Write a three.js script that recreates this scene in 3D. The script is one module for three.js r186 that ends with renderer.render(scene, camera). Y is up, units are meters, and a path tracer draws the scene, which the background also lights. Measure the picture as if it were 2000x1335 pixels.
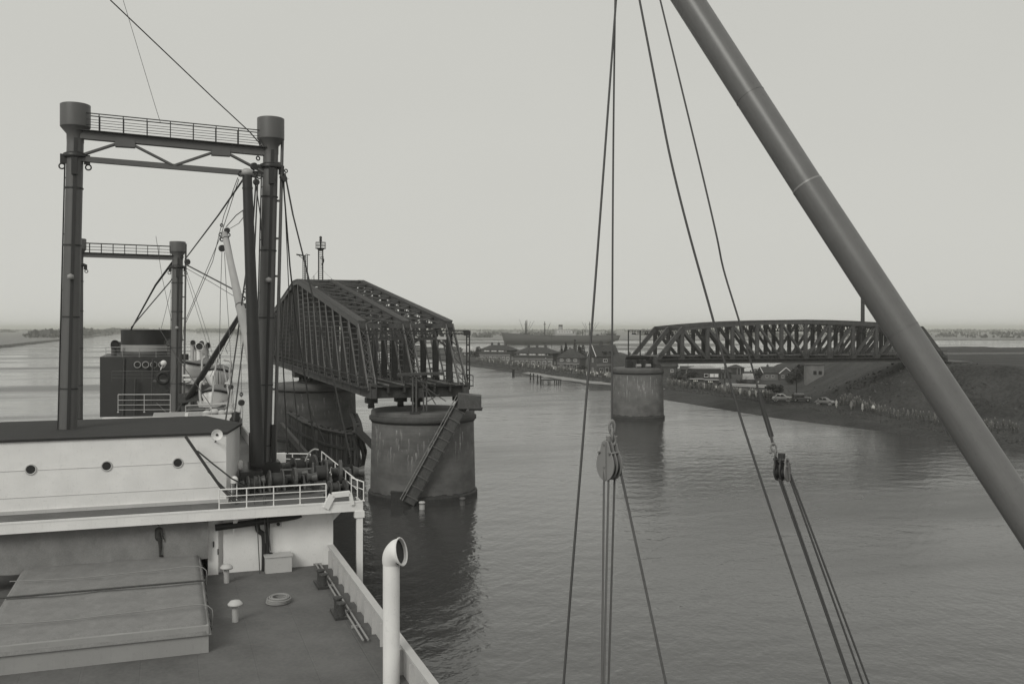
import * as THREE from 'three';
import { mergeGeometries } from 'three/addons/utils/BufferGeometryUtils.js';
import { MarchingCubes } from 'three/addons/objects/MarchingCubes.js';

// ------------------------------------------------------------------ camera, sky, sun, exposure
const F = 1850, HORIZON = 640, EYE = 17, W0 = 2000, H0 = 1335;
const scene = new THREE.Scene();
const camera = new THREE.PerspectiveCamera(2 * Math.atan(H0 / 2 / F) * 180 / Math.PI, W0 / H0, 0.5, 30000);
camera.position.set(0, EYE, 0);
camera.lookAt(0, EYE, -100);
camera.setViewOffset(W0, H0, 0, H0 / 2 - HORIZON, W0, H0);   // lens shifted so that the horizon lies where it should
camera.updateProjectionMatrix();
const renderer = new THREE.WebGLRenderer({ antialias: true });
renderer.setSize(1024, 683);
renderer.toneMapping = THREE.LinearToneMapping;
renderer.toneMappingExposure = 1;
renderer.shadowMap.enabled = true;

// deterministic random and tileable noise
function rng(seed) { let s = seed >>> 0; return () => { s = (s + 0x6D2B79F5) >>> 0; let t = s; t = Math.imul(t ^ (t >>> 15), t | 1); t ^= t + Math.imul(t ^ (t >>> 7), t | 61); return ((t ^ (t >>> 14)) >>> 0) / 4294967296; }; }
const rnd = rng(7);
function lattice(seed) { const r = rng(seed), a = new Float32Array(65536); for (let i = 0; i < 65536; i++) a[i] = r(); return a; }
const LAT = [lattice(11), lattice(23), lattice(37), lattice(51)];
function vnoise(x, y, p, q, k = 0) {             // value noise with periods p (x) and q (y), at most 256 each
  const L = LAT[k & 3], xi = Math.floor(x), yi = Math.floor(y);
  let fx = x - xi, fy = y - yi; fx = fx * fx * (3 - 2 * fx); fy = fy * fy * (3 - 2 * fy);
  const x0 = ((xi % p) + p) % p, x1 = (x0 + 1) % p, y0 = ((yi % q) + q) % q, y1 = (y0 + 1) % q;
  const a = L[y0 * 256 + x0], b = L[y0 * 256 + x1], c = L[y1 * 256 + x0], d = L[y1 * 256 + x1];
  return (a + (b - a) * fx) * (1 - fy) + (c + (d - c) * fx) * fy;
}
function fbm(u, v, px, py, oct, k = 0) {          // u, v in 0..1, tileable
  let s = 0, w = 0.5, t = 0;
  for (let o = 0; o < oct; o++) { s += w * vnoise(u * px, v * py, px, py, k + o); t += w; w *= 0.55; px = Math.min(px * 2, 256); py = Math.min(py * 2, 256); }
  return s / t;
}
const enc = (x) => { x = Math.min(1, Math.max(0, x)); return Math.round(255 * (x <= 0.0031308 ? x * 12.92 : 1.055 * Math.pow(x, 1 / 2.4) - 0.055)); };
function texture(w, h, fn, { srgb = true, size = [1, 1] } = {}) {  // fn(u, v) -> grey or [r, g, b]; size = metres of one tile
  const d = new Uint8Array(w * h * 4);
  for (let j = 0; j < h; j++) for (let i = 0; i < w; i++) {
    const c = fn((i + 0.5) / w, (j + 0.5) / h, i, j), o = (j * w + i) * 4, g = Array.isArray(c) ? c : [c, c, c];
    for (let k = 0; k < 3; k++) d[o + k] = srgb ? enc(g[k]) : Math.round(255 * Math.min(1, Math.max(0, g[k])));
    d[o + 3] = 255;
  }
  const t = new THREE.DataTexture(d, w, h, THREE.RGBAFormat);
  t.wrapS = t.wrapT = THREE.RepeatWrapping; t.magFilter = THREE.LinearFilter; t.minFilter = THREE.LinearMipmapLinearFilter; t.generateMipmaps = true; t.anisotropy = 8;
  if (srgb) t.colorSpace = THREE.SRGBColorSpace;
  t.repeat.set(1 / size[0], 1 / size[1]); t.needsUpdate = true;
  return t;
}

// overcast sky: computed, air and cloud only
{
  const w = 1024, h = 512, d = new Float32Array(w * h * 4);
  for (let j = 0; j < h; j++) for (let i = 0; i < w; i++) {
    const v = (j + 0.5) / h, u = (i + 0.5) / w, el = (v - 0.5) * Math.PI, o = (j * w + i) * 4;
    const n = fbm(u, v, 6, 5, 5, 1) - 0.5, m = fbm(u, v, 16, 24, 3, 2) - 0.5;
    const up = Math.max(0, Math.sin(el));
    let L = 0.62 - 0.05 * up + 0.10 * n * Math.min(1, up * 3 + 0.25) + 0.02 * m;
    if (el < 0) L = 0.60;
    d[o] = L * 0.99; d[o + 1] = L * 0.988; d[o + 2] = L * 0.925; d[o + 3] = 1;
  }
  const sky = new THREE.DataTexture(d, w, h, THREE.RGBAFormat, THREE.FloatType);
  sky.mapping = THREE.EquirectangularReflectionMapping; sky.magFilter = THREE.LinearFilter; sky.minFilter = THREE.LinearFilter; sky.wrapS = THREE.RepeatWrapping; sky.needsUpdate = true;
  scene.background = sky; scene.environment = sky;
}
const sun = new THREE.DirectionalLight(new THREE.Color().setRGB(1, 0.995, 0.93), 1.5);   // veiled sun, high over the left shoulder
sun.position.set(-75, 125, 70); sun.target.position.set(0, 0, -90);
sun.castShadow = true; sun.shadow.radius = 45; sun.shadow.mapSize.set(4096, 4096);
Object.assign(sun.shadow.camera, { left: -160, right: 160, top: 160, bottom: -160, near: 1, far: 600 });
scene.add(sun, sun.target);
scene.fog = new THREE.FogExp2(new THREE.Color().setRGB(0.62, 0.62, 0.58), 0.00019);

// ------------------------------------------------------------------ places
const TH = 0.347, CO = Math.cos(TH), SI = Math.sin(TH);     // the canal, the open bridge and the ship all point the same way
const V = (x, y, z) => new THREE.Vector3(x, y, z);
const W = (px, py, d) => V((px - 1000) / F * d, EYE - (py - HORIZON) / F * d, -d);      // a point seen at (px, py), d metres off
const WH = (px, h, d) => V((px - 1000) / F * d, h, -d);
const GD = (py, h) => (EYE - h) * F / (py - HORIZON);                                    // how far a point of height h is
const WG = (px, py, h = 0) => W(px, py, GD(py, h));
const canal = (lx, h, s) => V(CO * lx - SI * s, h, -SI * lx - CO * s);                   // lx to the right, s ahead

// ------------------------------------------------------------------ geometry
class GB {
  constructor() { this.g = []; }
  add(geo, m) { if (m) geo.applyMatrix4(m); for (const k of Object.keys(geo.attributes)) if (!['position', 'normal', 'uv'].includes(k)) geo.deleteAttribute(k); this.g.push(geo.index ? geo : geo); return this; }
  box(x, y, z, w, h, d, ry = 0) { const g = boxGeo(w, h, d); if (ry) g.rotateY(ry); g.translate(x, y, z); return this.add(g); }
  beam(a, b, w, h, up) { const g = beamGeo(a, b, w, h, up); return this.add(g); }
  tube(a, b, r1, r2 = r1, seg = 8, open = false) { return this.add(tubeGeo(a, b, r1, r2, seg, open)); }
  path(pts, r, seg = 6, tub = 0, closed = false) { const c = new THREE.CatmullRomCurve3(pts, closed, 'centripetal'); return this.add(new THREE.TubeGeometry(c, tub || pts.length * 6, r, seg, closed)); }
  line(pts, r, seg = 5) { for (let i = 0; i + 1 < pts.length; i++) this.tube(pts[i], pts[i + 1], r, r, seg, true); return this; }
  lathe(prof, at = V(0, 0, 0), seg = 24, circ = 0) {
    const g = new THREE.LatheGeometry(prof.map((p) => new THREE.Vector2(p[0], p[1])), seg), uv = g.attributes.uv, po = g.attributes.position, R = circ || Math.max(...prof.map((p) => p[0])) * Math.PI * 2;
    for (let i = 0; i < uv.count; i++) uv.setXY(i, uv.getX(i) * R, po.getY(i));
    g.translate(at.x, at.y, at.z); return this.add(g);
  }
  ball(p, r, sy = 1, seg = 10) { const g = new THREE.SphereGeometry(r, seg, Math.max(5, seg - 3)); g.scale(1, sy, 1); g.translate(p.x, p.y, p.z); return this.add(g); }
  torus(p, R, r, m, seg = 14) { const g = new THREE.TorusGeometry(R, r, 7, seg); if (m) g.applyMatrix4(m); g.translate(p.x, p.y, p.z); return this.add(g); }
  prism(pts, y0, y1) {                                    // plan outline [x, z], upright
    const s = new THREE.Shape(pts.map((p) => new THREE.Vector2(p[0], -p[1]))), g = new THREE.ExtrudeGeometry(s, { depth: y1 - y0, bevelEnabled: false });
    g.rotateX(-Math.PI / 2); g.translate(0, y0, 0); return this.add(g);
  }
  extrude(shape, depth, m, bevel = 0) { const g = new THREE.ExtrudeGeometry(shape, { depth, bevelEnabled: bevel > 0, bevelSize: bevel, bevelThickness: bevel, bevelSegments: 2, curveSegments: 10 }); return this.add(g, m); }
  poly(verts, faces) {                                     // flat faces given as lists of corner numbers
    const P = [], N = [], U = [];
    for (const f of faces) {
      const a = verts[f[0]], n = V(0, 0, 0).crossVectors(V().subVectors(verts[f[1]], a), V().subVectors(verts[f[2]], a)).normalize();
      const e = V().subVectors(verts[f[1]], a).normalize(), k = V().crossVectors(n, e);
      for (let i = 1; i + 1 < f.length; i++) for (const q of [f[0], f[i], f[i + 1]]) { const v = verts[q], r = V().subVectors(v, a); P.push(v.x, v.y, v.z); N.push(n.x, n.y, n.z); U.push(r.dot(e), r.dot(k)); }
    }
    const g = new THREE.BufferGeometry(); g.setAttribute('position', new THREE.Float32BufferAttribute(P, 3)); g.setAttribute('normal', new THREE.Float32BufferAttribute(N, 3)); g.setAttribute('uv', new THREE.Float32BufferAttribute(U, 2));
    return this.add(g);
  }
  geo() { const l = this.g.map((g) => g.index ? g.toNonIndexed() : g); return l.length === 1 ? l[0] : mergeGeometries(l); }
  mesh(name, mat, parent) { const m = new THREE.Mesh(this.geo(), mat); m.name = parent ? name : numbered(name); (parent || scene).add(m); return m; }
}
function boxGeo(w, h, d) {
  const g = new THREE.BoxGeometry(w, h, d), uv = g.attributes.uv, n = g.attributes.normal;
  for (let i = 0; i < uv.count; i++) { const x = Math.abs(n.getX(i)) > .5, y = Math.abs(n.getY(i)) > .5; uv.setXY(i, uv.getX(i) * (x ? d : w), uv.getY(i) * (y ? d : h)); }
  return g;
}
const _m = new THREE.Matrix4();
function beamGeo(a, b, w, h, up = V(0, 1, 0)) {              // w across, h along «up», length a to b
  const z = V().subVectors(b, a), L = z.length(); z.normalize();
  if (Math.abs(z.dot(up)) > 0.995) up = Math.abs(z.x) < 0.9 ? V(1, 0, 0) : V(0, 0, 1);
  const x = V().crossVectors(up, z).normalize(), y = V().crossVectors(z, x);
  const g = boxGeo(w, h, L); g.applyMatrix4(_m.makeBasis(x, y, z)); const c = V().addVectors(a, b).multiplyScalar(.5); g.translate(c.x, c.y, c.z);
  return g;
}
function tubeGeo(a, b, r1, r2, seg, open) {
  const y = V().subVectors(b, a), L = y.length(); y.normalize();
  const up = Math.abs(y.y) > 0.99 ? V(1, 0, 0) : V(0, 1, 0), x = V().crossVectors(y, up).normalize(), z = V().crossVectors(x, y);
  const g = new THREE.CylinderGeometry(r2, r1, L, seg, 1, open), uv = g.attributes.uv;
  for (let i = 0; i < uv.count; i++) uv.setXY(i, uv.getX(i) * 6.28 * Math.max(r1, r2), uv.getY(i) * L);
  g.applyMatrix4(_m.makeBasis(x, y, z)); const c = V().addVectors(a, b).multiplyScalar(.5); g.translate(c.x, c.y, c.z);
  return g;
}
const taken = {};
function numbered(name) { const n = taken[name] = (taken[name] ?? -1) + 1; return n ? `${name}_${String(n).padStart(3, '0')}` : name; }
function tag(o, label, category, group, kind) { if (label) o.userData.label = label; if (category) o.userData.category = category; if (group) o.userData.group = group; if (kind) o.userData.kind = kind; return o; }
function base(name, p, ry, label, category, group) { const o = new THREE.Group(); o.name = numbered(name); o.position.copy(p); o.rotation.y = ry || 0; scene.add(o); return tag(o, label, category, group); }
function ground(o) { o.userData.kind = 'structure'; return o; }
function toLocal(v, o) { return v.clone().sub(o.position).applyAxisAngle(V(0, 1, 0), -o.rotation.y); }
function copy(o, p, ry, label) { const c = o.clone(); c.name = numbered(o.name.replace(/_\d{3}$/, '')); scene.add(c); if (p) c.position.copy(p); if (ry !== undefined) c.rotation.y = ry; if (label) c.userData.label = label; return c; }

// ------------------------------------------------------------------ materials (a monochrome place: greys with the warm tone of the air)
const tint = (v) => new THREE.Color().setRGB(v, v * 0.988, v * 0.98);
const T = {
  steel: texture(512, 512, (u, v) => { const a = fbm(u, v, 6, 6, 5, 0), b = fbm(u, v, 40, 24, 3, 1); return 0.62 + 0.42 * (a - .5) + 0.3 * (b - .5) + (b > .68 ? .12 : 0); }, { size: [3, 3] }),
  paint: texture(512, 512, (u, v) => { const a = fbm(u, v, 4, 4, 5, 2), b = fbm(u, v, 60, 9, 3, 1), c = fbm(u, v, 30, 30, 2, 3); return 0.88 + .14 * (a - .5) - (b > .64 ? (b - .64) * .22 : 0) - (c > .8 ? .06 : 0); }, { size: [3.2, 3.2] }),
  cloth: texture(256, 256, (u, v) => .6 + .2 * (fbm(u, v, 7, 5, 5, 3) - .5) + .16 * (fbm(u, v, 64, 64, 2, 0) - .5), { size: [2.4, 2.4] }),
  grass: texture(512, 512, (u, v) => .55 + .7 * (fbm(u, v, 5, 5, 5, 1) - .5) + .5 * (fbm(u, v, 70, 70, 2, 2) - .5), { size: [23, 23] }),
  road: texture(512, 512, (u, v) => .7 + .4 * (fbm(u, v, 6, 6, 5, 2) - .5) + .2 * (fbm(u, v, 90, 90, 2, 0) - .5), { size: [9, 9] }),
  wood: texture(256, 512, (u, v) => .6 + .6 * (fbm(u, v, 36, 4, 4, 0) - .5) + .3 * (fbm(u, v, 4, 6, 4, 1) - .5), { size: [.9, 2.6] }),
  brick: texture(512, 512, (u, v) => { const r = Math.floor(v * 24), f = v * 24 - r, x = u * 12 + (r % 2) * .5, i = Math.floor(x), g = x - i; const n = vnoise(i * 1.0 + .5, r + .5, 12, 24, 2); return (f < .12 || g < .06 ? .85 : .5 + .4 * n) * (.85 + .4 * (fbm(u, v, 5, 5, 4, 1) - .4)); }, { size: [2.6, 1.7] }),
  roof: texture(512, 512, (u, v) => { const r = Math.floor(v * 20), f = v * 20 - r; const n = vnoise(Math.floor(u * 24) + .5, r + .5, 24, 20, 3); return (.42 + .4 * n) * (f < .18 ? .65 : 1) * (.8 + .5 * (fbm(u, v, 4, 4, 4, 0) - .3)); }, { size: [5, 5] }),
};
const bumpTex = texture(512, 512, (u, v) => .5 + .6 * (fbm(u, v, 9, 9, 5, 0) - .5), { srgb: false, size: [2, 2] });
const mat = (v, map, o = {}) => new THREE.MeshStandardMaterial({ color: tint(v), map: map || null, roughness: .8, ...o });
const M = {
  bridge: mat(.11, T.steel, { roughness: .62, bumpMap: bumpTex, bumpScale: .004 }),
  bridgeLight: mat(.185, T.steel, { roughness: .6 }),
  bridgeDark: mat(.06, T.steel, { roughness: .75 }),
  mast: mat(.125, T.paint, { roughness: .45, bumpMap: bumpTex, bumpScale: .003 }),
  mastDark: mat(.03, T.paint, { roughness: .45 }),
  boomPale: mat(.42, T.paint, { roughness: .5 }),
  boom: mat(.165, texture(512, 512, (u, v) => { const a = fbm(u, v, 5, 6, 5, 1), b = fbm(u, v, 40, 40, 3, 2), c = fbm(u, v, 70, 5, 4, 0); return .82 + .22 * (a - .5) - (b > .74 ? .09 : 0) - (c > .68 ? .07 : 0) + .16 * (c - .5); }, { size: [1.1, 1.6] }), { roughness: .38, bumpMap: bumpTex, bumpScale: .003 }),
  seam: mat(.26, T.paint, { roughness: .4 }),
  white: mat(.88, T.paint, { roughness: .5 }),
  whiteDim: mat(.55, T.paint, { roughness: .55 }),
  greyPaint: mat(.34, T.paint, { roughness: .55 }),
  deck: mat(.16, T.road, { roughness: .8, bumpMap: texture(512, 512, (u, v) => { const a = Math.abs((u * 2) % 1 - .5), b = Math.abs((v * 1 + Math.floor(u * 2) * .5) % 1 - .5); return (a < .012 || b < .006 ? .2 : .6) + .3 * (fbm(u, v, 30, 30, 4, 1) - .5); }, { srgb: false, size: [4, 6] }), bumpScale: .02 }),
  hullDark: mat(.05, T.paint, { roughness: .5 }),
  machinery: mat(.075, T.steel, { roughness: .5 }),
  machineryLight: mat(.115, T.steel, { roughness: .5 }),
  canvas: mat(.05, T.cloth, { roughness: .95, bumpMap: T.cloth, bumpScale: .12 }),
  canvasPale: mat(.42, T.cloth, { roughness: .95 }),
  black: mat(.025, T.steel, { roughness: .6 }),
  wire: mat(.055, null, { roughness: .6 }),
  wirePale: mat(.13, null, { roughness: .6 }),
  rope: mat(.17, T.cloth, { roughness: .9 }),
  blockPaint: mat(.26, T.paint, { roughness: .5 }),
  blockGrey: mat(.22, T.paint, { roughness: .5 }),
  galv: mat(.36, T.steel, { roughness: .5, metalness: .2 }),
  timber: mat(.05, T.wood, { roughness: .9, bumpMap: T.wood, bumpScale: .02 }),
  timberMid: mat(.10, T.wood, { roughness: .9 }),
  grass: mat(.072, T.grass, { roughness: 1, bumpMap: T.grass, bumpScale: .35 }),
  grassDark: mat(.05, T.grass, { roughness: 1, bumpMap: T.grass, bumpScale: .4 }),
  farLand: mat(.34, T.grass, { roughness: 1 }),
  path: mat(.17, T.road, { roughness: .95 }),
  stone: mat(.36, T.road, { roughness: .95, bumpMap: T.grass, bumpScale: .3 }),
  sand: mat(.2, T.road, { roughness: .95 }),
  brick: mat(.12, T.brick, { roughness: .9, bumpMap: T.brick, bumpScale: .01 }),
  brickPale: mat(.22, T.brick, { roughness: .9 }),
  plaster: mat(.22, T.road, { roughness: .9 }),
  roof: mat(.085, T.roof, { roughness: .85, bumpMap: T.roof, bumpScale: .03 }),
  roofPale: mat(.62, T.roof, { roughness: .8 }),
  roofFlat: mat(.09, T.road, { roughness: .9 }),
  trim: mat(.72, null, { roughness: .6 }),
  trimDim: mat(.45, null, { roughness: .7 }),
  glass: new THREE.MeshPhysicalMaterial({ color: tint(.03), roughness: .12, metalness: 0 }),
  leaf: mat(.075, null, { roughness: .9, side: THREE.DoubleSide }),
  leafDark: mat(.045, null, { roughness: .9, side: THREE.DoubleSide }),
  bark: mat(.07, T.wood, { roughness: 1 }),
  carDark: mat(.06, null, { roughness: .3 }), carMid: mat(.2, null, { roughness: .3 }), carPale: mat(.5, null, { roughness: .3 }),
  rubber: mat(.03, null, { roughness: .8 }), chrome: mat(.6, null, { roughness: .25, metalness: .6 }),
};
// ------------------------------------------------------------------ water
{
  const N = 1024, hgt = new Float32Array(N * N), r = rng(99), waves = [];
  for (let i = 0; i < 26; i++) { const k = 3 + Math.floor(r() * r() * 46), a = (r() - .5) * 2.2 + .35; waves.push([Math.round(Math.cos(a) * k), Math.round(Math.sin(a) * k), r() * 6.28, 1 / Math.pow(k, 1.25)]); }
  for (let j = 0; j < N; j++) for (let i = 0; i < N; i++) {
    const u = i / N, v = j / N, wx = (fbm(u, v, 5, 5, 3, 0) - .5) * .12, wy = (fbm(u, v, 5, 5, 3, 1) - .5) * .12; let h = 0;
    for (const [kx, ky, p, a] of waves) h += a * Math.sin(6.2832 * (kx * (u + wx) + ky * (v + wy)) + p);
    h += 1.3 * (fbm(u, v, 14, 18, 6, 2) - .5) + .32 * (fbm(u, v, 70, 90, 3, 3) - .5);
    hgt[j * N + i] = h;
  }
  const nm = texture(N, N, (u, v, i, j) => {
    const s = 4.6, gx = (hgt[j * N + (i + 1) % N] - hgt[j * N + (i + N - 1) % N]) * s, gy = (hgt[((j + 1) % N) * N + i] - hgt[((j + N - 1) % N) * N + i]) * s;
    const l = Math.hypot(gx, gy, 1); return [.5 - .5 * gx / l, .5 - .5 * gy / l, .5 + .5 / l];
  }, { srgb: false, size: [8.5, 8.5] });
  const calm = texture(512, 512, (u, v) => { const a = fbm(u, v, 3, 6, 5, 1); return .08 + .62 * Math.min(1, Math.max(0, (a - .42) * 4)); }, { srgb: false, size: [260, 150] });
  const swell = texture(512, 512, (u, v) => .5 + .9 * (fbm(u, v, 8, 14, 5, 3) - .5), { srgb: false, size: [61, 61] });
  const m = new THREE.MeshPhysicalMaterial({ color: tint(.055), roughness: .5, roughnessMap: calm, ior: 1.6, normalMap: nm, normalScale: new THREE.Vector2(.24, .24), bumpMap: swell, bumpScale: .10 });
  const R = 9500, g = new THREE.PlaneGeometry(2 * R, 2 * R, 8, 8); g.rotateX(-Math.PI / 2);
  const uv = g.attributes.uv, po = g.attributes.position;
  for (let i = 0; i < uv.count; i++) uv.setXY(i, po.getX(i) * .94 - po.getZ(i) * .34, po.getX(i) * .34 + po.getZ(i) * .94);
  const o = new THREE.Mesh(g, m); o.name = 'water'; o.position.set(0, 0, -2500); scene.add(ground(tag(o, 'grey rippled canal water and the pale harbour basin beyond the houses')));
}

// ------------------------------------------------------------------ the right bank: t runs ahead from B along the canal, n inland from the water's edge
const BB = V(60, 0, -159), EX = -.287, EZ = -.958, NX = .958, NZ = -.287;
const bank = (t, n, h = 0) => V(BB.x + EX * t + NX * n, h, BB.z + EZ * t + NZ * n);
const tn = (p) => { const x = p.x - BB.x, z = p.z - BB.z; return [x * EX + z * EZ, x * NX + z * NZ]; };
const sm = (a, b, x) => { x = Math.min(1, Math.max(0, (x - a) / (b - a))); return x * x * (3 - 2 * x); };
const pieces = (list, x) => { for (let i = 0; i + 1 < list.length; i++) if (x <= list[i + 1][0]) { const [a, p] = list[i], [b, q] = list[i + 1]; return p + (q - p) * Math.max(0, (x - a) / (b - a)); } return list[list.length - 1][1]; };
const BACK = [[-300, 500], [100, 480], [140, 190], [166, 78], [198, 66], [230, 72], [330, 108], [419, 139], [483, 116], [561, 66], [700, 46], [3000, 46]];
const AXR = V(.978, 0, -.208), LATR = V(-.208, 0, -.978);     // the fixed bridge: along, and deeper
const R0 = V(26.9, 0, -176), PR = 5.05, NR = 12, SKEW = .95;
const fixed = (s, h, w) => V(R0.x + AXR.x * s + LATR.x * w - AXR.x * SKEW * w / 4.6, h, R0.z + AXR.z * s + LATR.z * w - AXR.z * SKEW * w / 4.6);
const bulge = (t) => 4.5 * sm(145, 95, t) * sm(-10, 25, t);   // the bank comes a little forward by the vans and cars
function landHeight(t, n, p) {
  n += bulge(t);   let h = n < 0 ? n * .5 : n < 3 ? n * .22 : .66 + .84 * sm(3, 8.5, n);
  const back = pieces(BACK, t) - n; if (back < 6) h = Math.min(h, Math.max(-2, back * .42));
  const z = -p.z, toe = z > 182 ? 62.8 + (z - 182) * .179 : 62.8 + (182 - z) * 1.15, dist = p.x - toe;   // the embankment rises to the right of its toe
  if (n > 3 && dist > 0) h = Math.max(h, Math.min(10, 1.5 + .52 * dist * sm(0, 6, dist + 2)) - .6 * sm(0, 2, dist) * (vnoise(p.x * .2 + 90, p.z * .2 + 300, 256, 256, 3) - .5));
  return h + (n > 3 && back > 4 ? .16 * (vnoise(t * .11 + 40, n * .13 + 40, 256, 256, 1) - .5) : 0);
}
{
  const ts = [], ns = []; for (let t = -260; t < 420; t += 4) ts.push(t); for (let t = 420; t < 3000; t += t < 800 ? 12 : 120) ts.push(t);
  for (let n = -10; n < 34; n += 1.5) ns.push(n); for (let n = 34; n <= 500; n += n < 160 ? 4 : 20) ns.push(n);
  const P = [], U = [], I = [];
  ts.forEach((t, i) => ns.forEach((n, j) => {
    const b = pieces(BACK, t); const nn = Math.min(n, b + 2.5 + (n - b) * .001), p = bank(t, nn); p.y = nn >= b + 2 ? -1 : landHeight(t, nn, p);
    P.push(p.x, p.y, p.z); U.push(t, n); if (i && j) { const a = (i - 1) * ns.length + j - 1, c = i * ns.length + j; I.push(a, a + 1, c, a, c, c - 1); }
  }));
  const g = new THREE.BufferGeometry(); g.setAttribute('position', new THREE.Float32BufferAttribute(P, 3)); g.setAttribute('uv', new THREE.Float32BufferAttribute(U, 2)); g.setIndex(I); g.computeVertexNormals();
  const o = new THREE.Mesh(g, M.grass); o.name = 'bank_ground'; scene.add(ground(tag(o, 'dark grassy canal bank with the railway embankment rising at the right')));
}
function strip(name, label, m, t0, t1, n0, n1, lift, step = 4, ragged = 0) {
  const P = [], U = [], I = []; let k = 0;
  for (let t = t0; t <= t1; t += step, k++) for (let j = 0; j <= 6; j++) {
    const a = n0 + (n1 - n0) * j / 6 + (j === 0 || j === 6 ? ragged * (vnoise(t * .21 + j * 9, 3.3, 256, 256, 2) - .5) : 0), p = bank(t, a); p.y = landHeight(t, a, p) + lift; P.push(p.x, p.y, p.z); U.push(t, a);
    if (k && j) { const A = (k - 1) * 7 + j - 1, C = k * 7 + j; I.push(A, A + 1, C, A, C, C - 1); }
  }
  const g = new THREE.BufferGeometry(); g.setAttribute('position', new THREE.Float32BufferAttribute(P, 3)); g.setAttribute('uv', new THREE.Float32BufferAttribute(U, 2)); g.setIndex(I); g.computeVertexNormals();
  const o = new THREE.Mesh(g, m); o.name = numbered(name); scene.add(ground(tag(o, label))); return o;
}
strip('stone_revetment', 'pale stone strip along the foot of the grassy bank by the jetty', M.stone, 84, 200, .5, 3.4, .09, 3, 1.4);
strip('bank_path', 'trodden path along the top of the bank where people stand', M.path, 120, 300, 9.5, 12.5, .06, 4, 1.2);
// far land, built where it lies; low and flat
const onLand = (px, n) => { const u = (px - 1000) / F; let d = 200; for (let i = 0; i < 60; i++) { const k = tn(V(u * d, 0, -d))[1]; d += (n - k) * 1.5; } const p = V(u * d, 0, -d), [t] = tn(p); p.y = landHeight(t, n, p) + .02; return p; };   // the spot on the bank seen at column px, n metres inland
function slabLand(name, label, m, pts, h, n = 3) {
  const g = new GB(); g.prism(pts.map((p) => [p.x, p.z]), -.6, h);
  const o = g.mesh(name, m); return ground(tag(o, label));
}
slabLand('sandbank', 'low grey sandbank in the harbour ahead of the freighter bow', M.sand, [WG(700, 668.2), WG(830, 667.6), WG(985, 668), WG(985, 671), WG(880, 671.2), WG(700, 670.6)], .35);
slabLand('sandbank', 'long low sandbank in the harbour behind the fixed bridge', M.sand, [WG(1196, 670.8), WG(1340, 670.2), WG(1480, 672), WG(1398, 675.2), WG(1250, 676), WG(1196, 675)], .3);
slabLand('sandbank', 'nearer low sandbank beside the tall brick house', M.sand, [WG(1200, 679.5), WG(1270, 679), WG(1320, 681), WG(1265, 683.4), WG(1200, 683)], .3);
{
  const edge = [[-40, 664.8], [500, 664.6], [870, 664.4], [1100, 664.4], [1500, 664.2], [2050, 664]].map(([x, y]) => WG(x, y));
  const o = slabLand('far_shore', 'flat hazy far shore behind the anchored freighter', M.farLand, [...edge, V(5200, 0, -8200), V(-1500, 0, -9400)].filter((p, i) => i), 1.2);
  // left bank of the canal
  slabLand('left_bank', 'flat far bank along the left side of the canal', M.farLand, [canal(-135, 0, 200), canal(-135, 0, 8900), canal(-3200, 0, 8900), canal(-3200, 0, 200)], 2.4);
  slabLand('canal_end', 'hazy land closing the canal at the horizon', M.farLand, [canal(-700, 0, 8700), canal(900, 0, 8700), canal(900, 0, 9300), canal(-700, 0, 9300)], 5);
}
// ------------------------------------------------------------------ trees and bushes
function crownGeo(seed, rx, ry, rz, n, leaf, shape) {
  const r = rng(seed), P = [], N = [], U = [], cl = [];
  for (let i = 0; i < 16; i++) { const a = r() * 6.28, e = r() * 2 - 1, q = Math.sqrt(1 - e * e), k = .35 + .6 * r(); cl.push([Math.cos(a) * q * k, e * k, Math.sin(a) * q * k, .22 + .26 * r()]); }
  const a = V(), b = V(), c = V();
  for (let i = 0; i < n; i++) {
    const k = cl[Math.floor(r() * cl.length)], u = r() * 6.28, e = r() * 2 - 1, q = Math.sqrt(1 - e * e), d = k[3] * Math.cbrt(.25 + .75 * r());
    let x = k[0] + Math.cos(u) * q * d, y = k[1] + e * d, z = k[2] + Math.sin(u) * q * d;
    if (shape === 'poplar') { const f = 1 - .75 * Math.max(0, y); x *= f; z *= f; }
    const p = V(x * rx, (y + .95) * ry, z * rz);
    a.set(r() - .5, r() - .5, r() - .5).normalize(); b.set(r() - .5, r() - .5, r() - .5).cross(a).normalize(); c.crossVectors(a, b);
    const s = leaf * (.6 + .8 * r()), q0 = p.clone().addScaledVector(a, s), q1 = p.clone().addScaledVector(b, s * .6), q2 = p.clone().addScaledVector(a, -s), q3 = p.clone().addScaledVector(b, -s * .6);
    for (const v of [q0, q1, q2, q0, q2, q3]) { P.push(v.x, v.y, v.z); N.push(c.x, c.y, c.z); U.push(0, 0); }
  }
  const g = new THREE.BufferGeometry(); g.setAttribute('position', new THREE.Float32BufferAttribute(P, 3)); g.setAttribute('normal', new THREE.Float32BufferAttribute(N, 3)); g.setAttribute('uv', new THREE.Float32BufferAttribute(U, 2)); return g;
}
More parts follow.
